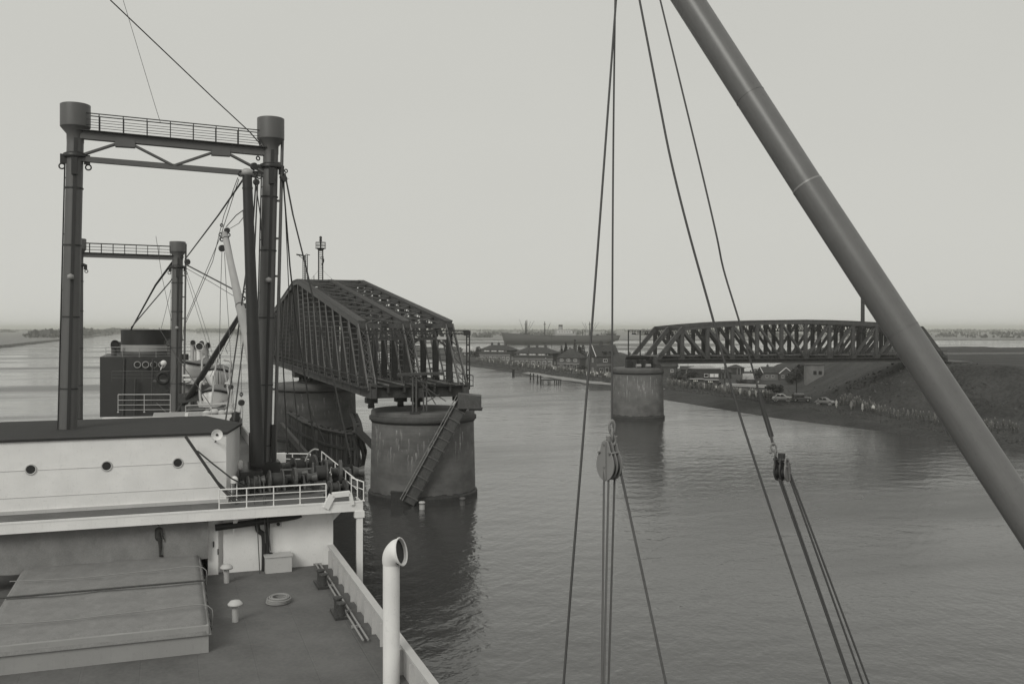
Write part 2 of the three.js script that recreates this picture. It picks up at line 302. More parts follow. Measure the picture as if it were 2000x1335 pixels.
function tree(name, label, p, h, w, { seed = 1, kind = 'round', leaf = .35, n = 900, m = M.leaf, group } = {}) {
  const o = base(name, p, seed, label, name.includes('bush') ? 'bush' : 'tree', group), trunk = kind === 'poplar' ? .12 : kind === 'bush' ? .08 : .3;
  const g = new GB(); g.tube(V(0, -.3, 0), V(.05 * h, h * (trunk + .35), 0), .035 * h * .6, .012 * h, 7);
  const r = rng(seed); for (let i = 0; i < 5; i++) { const a = i * 1.3 + r(); g.tube(V(.02 * h, h * (trunk + .06 * i), 0), V(Math.cos(a) * w * .32, h * (trunk + .25 + .09 * i), Math.sin(a) * w * .32), .01 * h, .004 * h, 5); }
  g.mesh('trunk', M.bark, o);
  const c = new THREE.Mesh(crownGeo(seed, w / 2, h * (1 - trunk) / 1.95, w / 2, n, leaf, kind), m); c.name = 'crown'; c.position.y = h * trunk; o.add(c); return o;
}
// far clumps of trees on the hazy shore: one mass each
{
  const leaf = new THREE.PlaneGeometry(1, 1), r = rng(5), list = [];
  const put = (px, d, h, w) => { for (let i = 0; i < 46; i++) { const q = WH(px, 0, d); list.push([q.x + (r() - .5) * w, 1.2 + h * r() * (1 - .5 * Math.abs(r() - .5)), q.z - r() * 60, (1.6 + 2.2 * r()) * h / 9]); } };
  for (let px = -20; px < 2060; px += 9) { const d = 3000 + 2600 * r(), k = .4 + .6 * vnoise(px * .02 + 3, 5.5, 256, 256, 1); put(px, d, 7 + 6 * k * r(), 30 + d * .006); }
  for (let px = 870; px < 2060; px += 13) if (r() < .6) put(px, 1420 + 900 * r(), 5 + 4 * r(), 22);
  for (let s = 1500; s < 7000; s += 90) { const q = canal(-150 - 60 * r(), 0, s); put(1000 + q.x / -q.z * F, -q.z, 8 + 7 * r(), 40); const k = canal(170 + 60 * r(), 0, s); put(1000 + k.x / -k.z * F, -k.z, 7 + 6 * r(), 40); }
  const o = new THREE.InstancedMesh(leaf, M.leaf, list.length), d = new THREE.Object3D();
  list.forEach(([x, y, z, s], i) => { d.position.set(x, y, z); d.rotation.set((r() - .5) * 1.6, r() * 6, (r() - .5) * 1.6); d.scale.setScalar(s * 1.6); d.updateMatrix(); o.setMatrixAt(i, d.matrix); });
  o.name = 'far_woods'; scene.add(tag(o, 'hazy far-off woods along the horizon', 'woods', null, 'stuff'));
}
// ------------------------------------------------------------------ piers
const pierTex = (() => {
  const cr = rng(77), streaks = []; for (let i = 0; i < 230; i++) streaks.push([cr(), .60 + .38 * cr(), .0012 + .0035 * cr(), .05 + .2 * cr(), cr()]);
  return texture(1024, 512, (u, v) => {
    const row = Math.floor(v * 20), f = v * 20 - row, x = u * 36 + (row % 2) * .5, i = Math.floor(x), g = x - i;
    let c = .34 + .10 * (vnoise(i + .5, row + .5, 36, 32, 1) - .5); if (f < .06 || g < .02) c *= .93 + .05 * fbm(u, v, 20, 12, 2, 3);
    c *= .75 + 1.0 * (fbm(u, v, 9, 5, 6, 0) - .3); c += .10 * (fbm(u, v, 60, 10, 4, 2) - .5);
    for (const [su, sv, w, l, k] of streaks) { let du = Math.abs(u - su + .0008 * Math.sin(v * 60 + k * 9)); if (du > .5) du = 1 - du; const dv = sv - v; if (du < w && dv > 0 && dv < l) { const n = fbm(u, v, 220, 4, 2, 3); if (n > .40 + .2 * k) c += (.16 + .4 * k * k) * (1 - dv / l) * (1 - du / w) * (n > .5 ? 1.5 : .8); } }
    if (v < .075 + .05 * fbm(u, .3, 60, 4, 3, 1)) c *= .42;         // weed below the tide line
    return c;
  }, { size: [1, 1] });
})();
const pierBump = texture(1024, 512, (u, v) => { const row = Math.floor(v * 20), f = v * 20 - row, x = u * 36 + (row % 2) * .5, g = x - Math.floor(x); return (f < .08 || g < .04 ? .2 : .6) + .3 * (fbm(u, v, 60, 40, 4, 1) - .5); }, { srgb: false });
M.pier = mat(.42, pierTex, { roughness: .95, bumpMap: pierBump, bumpScale: .03 });
M.pierShadedWet = mat(.2, pierTex, { roughness: .95, bumpMap: pierBump, bumpScale: .05 });  // darker copy of the pier stone: bridge shade and wet put into the colour
M.capStone = mat(.10, T.road, { roughness: .95, bumpMap: T.road, bumpScale: .04 });
M.capTop = mat(.17, T.road, { roughness: .95 });
function pier(label, p, r, h, turn = 0, m = M.pier) {
  const o = base('bridge_pier', p, turn, label, 'pier');
  const g = new GB(), H = h - 1.1; g.lathe([[r * 1.02, -1.5], [r * 1.02, 0], [r * .985, H]], undefined, 64);
  const geo = g.geo(), uv = geo.attributes.uv; for (let i = 0; i < uv.count; i++) uv.setXY(i, uv.getX(i) / (r * 1.02 * Math.PI * 2), Math.max(0, uv.getY(i)) / H);
  const b = new THREE.Mesh(geo, m); b.name = 'shaft'; o.add(b);
  new GB().lathe([[r * 1.02, -1.5], [r * 1.055, -1.5], [r * 1.055, .45], [r * 1.045, .6], [r * 1.0, .66]], undefined, 64).mesh('footing', M.bridgeDark, o);
  new GB().lathe([[r * .97, H - .04], [r * 1.005, H - .03], [r * 1.005, H + .12], [r * 1.035, H + .16], [r * 1.035, H + .5], [r * 1.0, H + .58], [r * 1.0, H + .66]], undefined, 64).mesh('cornice', M.capStone, o);
  new GB().lathe([[r * 1.0, H + .66], [r * 1.0, h - .12], [r * .985, h], [0, h + .03]], undefined, 64).mesh('cap', M.capTop, o);
  return o;
}
const restPier = pier('near round stone pier with the sloping steel girder and white lime streaks', V(-9.07, 0, -96.5), 5.25, 8.75, .4);
pier('broad round pier with shade in its colour under the middle of the open swing bridge', WH(618, 0, 145), 5.95, 8.6, 2.1, M.pierShadedWet);
const rightPier = pier('round pier under the left end of the fixed bridge, mirrored in the water', V(23.7, 0, -178.2), 4.75, 9.55, 4.4);

// ------------------------------------------------------------------ members
function lattice2(g, a, b, side, w, bar, step, rungs) {      // two flats joined by rungs (batten plates) or an X lattice
  const n = V().subVectors(b, a), L = n.length(); n.normalize();
  const o = side.clone().multiplyScalar(w / 2), up = V().crossVectors(n, side).normalize();
  g.beam(a.clone().add(o), b.clone().add(o), bar * .55, bar * 1.6, up); g.beam(a.clone().sub(o), b.clone().sub(o), bar * .55, bar * 1.6, up);
  const k = Math.max(1, Math.round(L / step)), in2 = side.clone().multiplyScalar(w / 2 - bar * .3);
  for (let i = 0; i <= k; i++) {
    const p = a.clone().addScaledVector(n, L * (i + .5) / (k + 1));
    if (rungs) g.beam(p.clone().add(in2), p.clone().sub(in2), bar * .25, bar * .55, n);
    else if (i < k) { const q = a.clone().addScaledVector(n, L * (i + 1.5) / (k + 1)); g.beam(p.clone().add(in2), q.clone().sub(in2), .03, bar * .6, up); g.beam(p.clone().sub(in2).addScaledVector(up, .035), q.clone().add(in2).addScaledVector(up, .035), .03, bar * .6, up); }
  }
}
// ------------------------------------------------------------------ the swing bridge, turned open
const SP = 5.4, SN = 21, SMID = SP * SN / 2, BY = 10.2;
const swing = base('swing_bridge', V(-13.4 - SI * SMID + CO * 4.6, BY, -91 - CO * SMID - SI * 4.6), TH, 'long steel truss swing bridge standing open on two round piers', 'bridge');
{
  const p = (w, h, s) => V(w - 4.6, h - BY, -(s - SMID));
  const top = (k) => k <= 1 || k >= SN - 1 ? 17.35 : 17.35 + 6.55 * Math.min(1, Math.min(k - 1, SN - 1 - k) / 9);
  const LATX = V(1, 0, 0);
  for (const w of [0, 4.6, 9.2]) {
    let g = new GB(); const sec = .62;
    for (let k = 1; k < SN - 1; k++) g.beam(p(w, top(k), k * SP), p(w, top(k + 1), (k + 1) * SP), sec, .72);
    for (const q of [-1, 1]) for (let k = 1; k < SN - 1; k++) for (const e of [-.32, .32]) g.beam(p(w + q * (sec / 2 + .02), top(k) + e, k * SP), p(w + q * (sec / 2 + .02), top(k + 1) + e, (k + 1) * SP), .05, .1);
    g.mesh('top_chord', M.bridge, swing);
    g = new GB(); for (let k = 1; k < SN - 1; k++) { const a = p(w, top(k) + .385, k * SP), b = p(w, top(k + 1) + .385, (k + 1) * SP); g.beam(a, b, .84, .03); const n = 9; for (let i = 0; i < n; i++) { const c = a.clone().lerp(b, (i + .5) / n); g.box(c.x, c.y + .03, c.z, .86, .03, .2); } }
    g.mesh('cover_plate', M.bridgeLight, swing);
    g = new GB(); g.beam(p(w, 10.68, -.6), p(w, 10.68, SN * SP + .6), .5, .92); for (const q of [-1, 1]) for (const e of [-.42, 0, .42]) g.beam(p(w + q * .27, 10.68 + e, -.55), p(w + q * .27, 10.68 + e, SN * SP + .55), .04, .09);
    for (let k = 0; k <= SN; k++) for (const q of [-1, 1]) g.box(p(w + q * .285, 10.95, k * SP).x, p(w, 10.95, 0).y, p(w, 0, k * SP).z, .03, 1.3, 1.3);
    g.mesh('bottom_chord', M.bridge, swing);
    for (const [a, b] of [[p(w, 10.9, 0), p(w, top(1), SP)], [p(w, 10.9, SN * SP), p(w, top(SN - 1), (SN - 1) * SP)]]) { g = new GB(); lattice2(g, a, b, LATX, .78, .2, 1.35, false); lattice2(g, a.clone().add(V(0, .0, -.28)), b.clone().add(V(0, .0, -.28)), LATX, .74, .1, 1.35, true); g.mesh('end_post', M.bridgeLight, swing); }
    for (let k = 1; k < SN; k++) { g = new GB(); g.beam(p(w, 11.1, k * SP), p(w, top(k) - .3, k * SP), .56, .3, V(0, 0, 1)); for (const q of [-1, 1]) g.beam(p(w + q * .29, 11.1, k * SP), p(w + q * .29, top(k) - .3, k * SP), .05, .4, V(0, 0, 1)); g.mesh('vertical_post', M.bridgeDark, swing); }
    for (let k = 1; k < SN - 1; k++) { const near = k < SN / 2; const a = near ? p(w, 11.1, k * SP) : p(w, top(k) - .3, k * SP), b = near ? p(w, top(k + 1) - .3, (k + 1) * SP) : p(w, 11.1, (k + 1) * SP); if (k === 10) continue; g = new GB(); lattice2(g, a, b, LATX, .74, .17, .78, true); g.mesh('diagonal_brace', M.bridgeLight, swing); }
  }
  for (let k = 1; k < SN; k++) for (const w of [0, 4.6]) {
    let g = new GB(); const y = top(k); g.beam(p(w + .3, y - .05, k * SP), p(w + 4.3, y - .05, k * SP), .26, .3); if (k > 8 && k < 13) g.beam(p(w + .3, y + .22, k * SP), p(w + 4.3, y + .22, k * SP), .5, .3); g.beam(p(w + .3, y - 1.5, k * SP), p(w + 4.3, y - 1.5, k * SP), .2, .22);
    g.beam(p(w + .3, y - 2.3, k * SP), p(w + 1.3, y - 1.55, k * SP), .16, .2); g.beam(p(w + 4.3, y - 2.3, k * SP), p(w + 3.3, y - 1.55, k * SP), .16, .2);
    for (let i = 0; i < 4; i++) { const a = w + .35 + i * .98; g.beam(p(a, y - .2, k * SP), p(a + .98, y - 1.4, k * SP), .05, .09); g.beam(p(a, y - 1.4, k * SP + .06), p(a + .98, y - .2, k * SP + .06), .05, .09); }
    g.mesh('sway_frame', M.bridge, swing);
    if (k < SN - 1) for (const f of [0, 1]) { g = new GB(); const a = p(w + (f ? 4.3 : .3), top(k) + .06 + f * .1, k * SP + .2), b = p(w + (f ? .3 : 4.3), top(k + 1) + .06 + f * .1, (k + 1) * SP - .2); g.beam(a, b, .2, .1); g.mesh('lateral_brace', M.bridge, swing); }
    g = new GB(); const c = p(w + 2.3, top(k) - .05, k * SP); g.box(c.x, c.y, c.z, .7, .34, .6); g.mesh('gusset_plate', M.bridgeDark, swing);
  }
  for (let k = 0; k <= SN; k++) { const g = new GB(); g.beam(p(-.2, 10.75, k * SP + .05), p(9.4, 10.75, k * SP + .05), .34, 1.06); for (const e of [-.5, .5]) g.beam(p(-.2, 10.75 + e, k * SP + .05), p(9.4, 10.75 + e, k * SP + .05), .5, .05); g.mesh('cross_girder', M.bridgeDark, swing); }
  let g = new GB(); for (const w of [1.4, 3.0, 6.0, 7.6]) g.beam(p(w, 11.0, -.6), p(w, 11.0, SN * SP + .6), .2, .5); g.mesh('stringer', M.bridgeDark, swing);
  for (const w of [1.45, 2.95, 6.05, 7.55]) { g = new GB(); g.beam(p(w, 11.49, -.6), p(w, 11.49, SN * SP + .6), .07, .15); g.mesh('rail', M.galv, swing); }
  g = new GB(); for (const w of [2.2, 6.8]) for (let s = -.4; s < SN * SP + .6; s += .75) g.beam(p(w - 1.3, 11.33, s), p(w + 1.3, 11.33, s), .26, .16); g.mesh('sleepers', M.timber, swing); swing.children[swing.children.length - 1].userData.kind = 'stuff';
  g = new GB(); for (const w of [.7, 4.6, 8.5]) g.beam(p(w, 11.32, -.5), p(w, 11.32, SN * SP + .5), .7, .05); g.mesh('walkway', M.timberMid, swing);
  for (const w of [-.62, 9.82]) { g = new GB(); g.beam(p(w, 11.2, 0), p(w, 11.2, SN * SP), .7, .08); for (const h of [11.75, 12.25]) g.beam(p(w + (w < 0 ? -.3 : .3), h, 0), p(w + (w < 0 ? -.3 : .3), h, SN * SP), .05, h > 12 ? .09 : .05); for (let s = 0; s <= SN * SP; s += 1.8) g.beam(p(w + (w < 0 ? -.3 : .3), 11.2, s), p(w + (w < 0 ? -.3 : .3), 12.25, s), .06, .06); g.mesh('railing', M.bridgeDark, swing); }
  // end of the bridge facing the ship: portal, contact-line frame, bearings
  g = new GB(); g.beam(p(-.4, 17.2, SP), p(9.6, 17.2, SP), .3, .5); for (const w of [0, 4.6]) { g.beam(p(w + .2, 15.4, SP + .02), p(w + 1.2, 16.8, SP + .02), .2, .3); g.beam(p(w + 4.4, 15.4, SP + .02), p(w + 3.4, 16.8, SP + .02), .2, .3); } g.mesh('portal_beam', M.bridge, swing);
  g = new GB(); const y = 16.72; for (const e of [0, .32]) g.beam(p(-.3, y - e, 2.6), p(10.5, y - e, 2.6), .12, .12); for (let w = 0; w < 10.4; w += .6) g.beam(p(w, y - .3, 2.6), p(w + .45, y, 2.6), .05, .06); for (const w of [10.25, 10.55]) g.beam(p(w, 10.7, 2.6), p(w, y, 2.6), .1, .12); for (let h = 11; h < 16.6; h += .85) g.beam(p(10.25, h, 2.6), p(10.55, h, 2.6), .05, .14); g.beam(p(.95, 11, 2.6), p(.95, y, 2.6), .1, .12); g.beam(p(.62, 11, 2.6), p(.62, y, 2.6), .1, .12); g.box(p(10.3, y - .25, 2.6).x, p(0, y - .25, 0).y, p(0, 0, 2.6).z, .7, .5, .16); g.beam(p(9.4, 11, 2.6), p(10.5, 11, 2.6), .14, .2); g.mesh('overhead_line_frame', M.bridgeDark, swing);
  for (const w of [1.6, 3, 6.2, 7.6]) { g = new GB(); const q = p(w, y - .75, 2.6); g.box(q.x, q.y, q.z, .9, .28, .3); g.tube(V(q.x - .3, q.y + .1, q.z), V(q.x - .3, q.y + .5, q.z), .05); g.tube(V(q.x + .3, q.y + .1, q.z), V(q.x + .3, q.y + .5, q.z), .05); g.mesh('insulator_box', w > 7 ? M.whiteDim : M.bridgeDark, swing); }
  for (const w of [.1, 3.2, 4.7, 9.0]) { g = new GB(); const q = p(w, 9.85, w === 3.2 ? 2 : 1.2); g.box(q.x, q.y + .1, q.z, 1.1, .5, 1.0); g.box(q.x, q.y - .25, q.z, .5, .4, .6); g.tube(V(q.x - .3, q.y - .5, q.z), V(q.x + .3, q.y - .5, q.z), .18, .18, 10); g.mesh('end_bearing', M.black, swing); }
  g = new GB(); g.lathe([[4.6, -.15], [4.6, -.02], [4.2, .05], [4.2, .25], [0, .3]], V(0, 8.9 - BY, 0), 40); for (let i = 0; i < 18; i++) { const a = i / 18 * 6.283; g.tube(V(Math.cos(a) * 3.7, 9.2 - BY, Math.sin(a) * 3.7), V(Math.cos(a) * 4.4, 9.2 - BY, Math.sin(a) * 4.4), .28, .28, 10); } g.box(0, 9.9 - BY, 0, 10.5, .75, 3.2); g.mesh('pivot_bearing', M.black, swing);
}
// signal masts on top of the bridge
function latticeMast(g, h, w, step, r = .05) { for (const [x, z] of [[-1, -1], [1, -1], [1, 1], [-1, 1]]) g.beam(V(x * w / 2, 0, z * w / 2), V(x * w / 2, h, z * w / 2), r * 1.6, r * 1.6); for (let y = step; y < h; y += step) { for (const q of [-1, 1]) { g.beam(V(-w / 2, y, q * w / 2), V(w / 2, y, q * w / 2), r, r); g.beam(V(q * w / 2, y, -w / 2), V(q * w / 2, y, w / 2), r, r); } } }
const mastFoot = (px) => { const q = WH(px, 23.95, 143); return q; };
const lampMast = base('signal_mast', mastFoot(626), TH, 'lattice signal mast with round lookout basket and lantern on the swing bridge', 'mast');
{
  let g = new GB(); latticeMast(g, 5.0, .62, .31); g.mesh('lattice_shaft', M.bridgeDark, lampMast);
  g = new GB(); g.lathe([[.3, 4.75], [.62, 4.98], [.78, 5.0], [.78, 5.07], [0, 5.08]], undefined, 16); g.mesh('basket_floor', M.black, lampMast);
  g = new GB(); for (const h of [5.5, 5.95]) g.torus(V(0, h, 0), .74, .035, new THREE.Matrix4().makeRotationX(Math.PI / 2), 20); for (let i = 0; i < 9; i++) { const a = i / 9 * 6.283; g.tube(V(Math.cos(a) * .74, 5.05, Math.sin(a) * .74), V(Math.cos(a) * .74, 5.95, Math.sin(a) * .74), .03, .03, 5); } g.mesh('basket_rail', M.black, lampMast);
  g = new GB(); g.lathe([[.12, 5.05], [.14, 6.1], [.2, 6.12], [.2, 6.4], [.14, 6.42], [.14, 6.5], [.2, 6.52], [.2, 6.75], [.12, 6.88], [0, 6.9]], undefined, 12); g.mesh('lantern', M.black, lampMast);
  for (const x of [-1.0, 1.65]) { g = new GB(); g.tube(V(x, -.2, 0), V(x, x < 0 ? .9 : .5, 0), .05, .05, 6); g.tube(V(x, x < 0 ? .9 : .5, 0), V(Math.sign(x) * .3, 1.75, 0), .014, .014, 4); if (x < 0) g.tube(V(x, .9, 0), V(-1.75, 0, 0), .014, .014, 4); g.mesh('stay_post', M.bridgeDark, lampMast); }
}
for (const [px, h, arm, lab] of [[593, 4.0, -1, 'slim lattice signal post with a long arm pointing left on the swing bridge'], [598.5, 4.15, 1, 'slim lattice signal post with a short arm pointing right on the swing bridge']]) {
  const o = base('signal_post', mastFoot(px), TH, lab, 'mast'); let g = new GB(); latticeMast(g, h, .26, .3, .045); g.mesh('lattice_shaft', M.bridgeDark, o);
  g = new GB(); if (arm < 0) { g.beam(V(.2, h - .1, 0), V(-1.1, h + .1, 0), .1, .2); g.beam(V(0, h - .6, 0), V(-.7, h - .1, 0), .06, .08); } else g.beam(V(-.05, h + .02, 0), V(.5, h - .12, 0), .08, .1); g.mesh('signal_arm', M.black, o);
}
// ------------------------------------------------------------------ the fixed bridge at the right
const fix = base('fixed_bridge', V(R0.x, BY, R0.z), Math.atan2(-AXR.z, AXR.x), 'arched steel truss bridge resting on the right pier and running to the embankment', 'bridge');
{
  const p = (s, h, w) => toLocal(fixed(s, h, w), fix), LD = p(0, BY, 1).sub(p(0, BY, 0)).normalize(), LY = toLocal(V(fix.position.x + LATR.x, fix.position.y, fix.position.z + LATR.z), fix).normalize();
  const top = (k) => 18.15 - .047 * Math.pow(Math.abs(k - 6), 2.05) * .94 - .02 * Math.abs(k - 6);
  for (const w of [0, 4.6, 9.2]) {
    let g = new GB(); for (let k = 1; k < NR - 1; k++) g.beam(p(k * PR, top(k), w), p((k + 1) * PR, top(k + 1), w), .6, .78); g.mesh('top_chord', M.bridge, fix);
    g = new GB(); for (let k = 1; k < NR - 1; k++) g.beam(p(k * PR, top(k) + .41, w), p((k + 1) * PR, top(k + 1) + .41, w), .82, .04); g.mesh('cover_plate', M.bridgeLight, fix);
    g = new GB(); g.beam(p(-.6, 10.72, w), p(NR * PR + .6, 10.72, w), .5, .84); for (const e of [-.4, .4]) g.beam(p(-.6, 10.72 + e, w - .0), p(NR * PR + .6, 10.72 + e, w), .62, .06); for (let k = 0; k <= NR; k++) { const q = p(k * PR, 11.2, w); g.box(q.x, q.y, q.z, 1.0, .7, .56); } g.mesh('bottom_chord', M.bridge, fix);
    for (const [a, b] of [[p(0, 10.9, w), p(PR, top(1), w)], [p(NR * PR, 10.9, w), p((NR - 1) * PR, top(NR - 1), w)]]) { g = new GB(); g.beam(a, b, .6, .78); for (const e of [-.36, .36]) g.beam(a.clone().add(V(0, e * 1.25, 0)), b.clone().add(V(0, e * 1.25, 0)), .68, .06); g.mesh('end_post', M.bridge, fix); }
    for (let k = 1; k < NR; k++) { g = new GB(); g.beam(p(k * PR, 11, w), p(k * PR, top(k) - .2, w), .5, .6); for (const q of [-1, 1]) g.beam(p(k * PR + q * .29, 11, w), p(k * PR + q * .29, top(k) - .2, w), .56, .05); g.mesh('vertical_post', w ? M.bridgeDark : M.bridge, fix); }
    for (let k = 1; k < NR - 1; k++) { const l = k < 6, a = l ? p(k * PR, top(k) - .2, w) : p((k + 1) * PR, top(k + 1) - .2, w), b = l ? p((k + 1) * PR, 11, w) : p(k * PR, 11, w); g = new GB(); const c = LD.clone().multiplyScalar(.2); for (const q of [-1, 1]) { const e = c.clone().multiplyScalar(q); g.beam(a.clone().add(e), b.clone().add(e), .1, k > 3 && k < 9 ? .36 : .5); } const n = 8; for (let i = 1; i < n; i++) { const m = a.clone().lerp(b, i / n); g.box(m.x, m.y, m.z, .3, .12, .4); } g.mesh('diagonal_brace', M.bridge, fix); }
    if (!w || w > 9) { g = new GB(); const o = w ? 1 : -1; for (const h of [11.9, 12.4]) g.beam(p(0, h, w + o * .7), p(NR * PR, h, w + o * .7), .06, .08); for (let s = 0; s <= NR * PR; s += 1.7) g.beam(p(s, 11, w + o * .7), p(s, 12.4, w + o * .7), .06, .06); g.beam(p(0, 11.1, w + o * .5), p(NR * PR, 11.1, w + o * .5), .8, .08); g.mesh('railing', M.bridgeDark, fix); }
  }
  for (let k = 1; k < NR; k++) for (const w of [0, 4.6]) {
    let g = new GB(); const y = top(k); for (const h of [-.1, -1.75]) g.beam(p(k * PR, y + h, w + .3), p(k * PR, y + h, w + 4.3), .16, .16);
    for (let i = 0; i < 5; i++) { const a = w + .3 + i * .8; g.beam(p(k * PR, y - .15, a), p(k * PR, y - 1.7, a + .8), .05, .1); g.beam(p(k * PR + .06, y - 1.7, a), p(k * PR + .06, y - .15, a + .8), .05, .1); }
    g.mesh('sway_frame', M.bridgeDark, fix);
    if (k < NR - 1) for (const f of [0, 1]) { g = new GB(); g.beam(p(k * PR, top(k) + .1 + f * .12, w + (f ? 4.3 : .3)), p((k + 1) * PR, top(k + 1) + .1 + f * .12, w + (f ? .3 : 4.3)), .2, .1); g.mesh('lateral_brace', M.bridge, fix); }
  }
  for (let k = 0; k <= NR; k++) { const g = new GB(); g.beam(p(k * PR, 11.15, -.2), p(k * PR, 11.15, 9.4), .3, .8); g.mesh('cross_girder', M.bridgeDark, fix); }
  let g = new GB(); for (const w of [1.4, 3.1, 6.0, 7.7]) g.beam(p(-.5, 11.3, w), p(NR * PR + .5, 11.3, w), .25, .5); g.mesh('stringer', M.bridgeDark, fix);
  for (const w of [1.5, 3.0, 6.1, 7.6]) { g = new GB(); g.beam(p(-.5, 11.75, w), p(NR * PR + 40, 11.75, w), .07, .15); g.mesh('rail', M.galv, fix); }
  g = new GB(); for (const w of [2.25, 6.85]) for (let s = -.4; s < NR * PR + .4; s += .8) g.beam(p(s, 11.6, w - 1.3), p(s, 11.6, w + 1.3), .26, .14); g.mesh('sleepers', M.timber, fix); fix.children[fix.children.length - 1].userData.kind = 'stuff';
  for (const w of [0, 4.6, 9.2]) { g = new GB(); const q = p(.1, 9.95, w); g.box(q.x, q.y + .2, q.z, .9, .3, .7); g.box(q.x, q.y - .15, q.z, 1.3, .45, 1.0); g.mesh('bridge_bearing', M.bridgeDark, fix); }
}
// overhead-line gantry and machinery on the right pier
{
  const o = base('overhead_line_gantry', V(23.0, 9.55, -179), Math.atan2(-AXR.z, AXR.x), 'thin steel gantry carrying contact wire boxes on the right pier', 'gantry'); let g;
  const A = toLocal(WH(1227.5, 9.55, 182), o), B = toLocal(WH(1250.5, 9.55, 179.5), o), E = toLocal(WH(1277, 9.55, 177.5), o), H = 6.95;
  for (const q of [A, B]) { g = new GB(); g.beam(V(q.x, 0, q.z), V(q.x, H, q.z), .2, .2); g.mesh('post', M.bridgeDark, o); }
  g = new GB(); for (const e of [0, .26]) g.beam(V(A.x - .1, H + .04 - e, A.z), V(E.x, H + .04 - e, E.z), .1, .1); for (let i = 0; i < 9; i++) { const a = A.clone().lerp(E, i / 9), b = A.clone().lerp(E, (i + .7) / 9); g.beam(V(a.x, H - .2, a.z), V(b.x, H, b.z), .04, .05); } g.mesh('cross_beam', M.bridgeDark, o);
  for (const f of [.22, .72]) { g = new GB(); const q = A.clone().lerp(E, f); g.box(q.x, H - .62, q.z, .75, .25, .3); g.tube(V(q.x - .2, H - .5, q.z), V(q.x - .2, H - .1, q.z), .06); g.tube(V(q.x + .2, H - .5, q.z), V(q.x + .2, H - .1, q.z), .06); g.mesh('insulator_box', M.black, o); }
  g = new GB(); const a = A.clone().lerp(E, .22); g.beam(V(a.x, H - .75, a.z), V(E.x, H - .78, E.z), .04, .04); g.mesh('contact_wire', M.wire, o);
  const r = rng(31), mach = base('bridge_end_machinery', V(24.3, 9.6, -177.2), Math.atan2(-AXR.z, AXR.x), 'cluttered locking machinery and stacked timbers on top of the right pier', 'machinery');
  const c = toLocal(WH(1247, 9.6, 177.5), mach);
  for (let i = 0; i < 5; i++) { g = new GB(); const x = c.x - 2 + i * 1.05, z = c.z + (r() - .5) * 1.4; g.box(x, .55 + .3 * r(), z, .75 + .3 * r(), 1.0 + .5 * r(), 1.0); g.tube(V(x - .3, 1.2, z), V(x + .3, 1.2, z), .3, .3, 12); g.box(x, .12, z, 1.0, .24, 1.3); g.mesh('lock_housing', i % 2 ? M.bridgeDark : M.black, mach); }
  for (let i = 0; i < 4; i++) { g = new GB(); g.beam(V(c.x - 2.4, 1.5 + i * .18, c.z - .6 + i * .2), V(c.x + 1.6, 1.5 + i * .18, c.z - .2 + i * .1), .24, .16); g.mesh('timber', M.timber, mach); }
  for (let i = 0; i < 2; i++) { g = new GB(); g.tube(V(c.x - 1.1 + i * 1.9, .38, c.z + 1.9), V(c.x - .2 + i * 1.9, .38, c.z + 1.9), .32, .32, 12); g.mesh('drum', M.greyPaint, mach); }
}
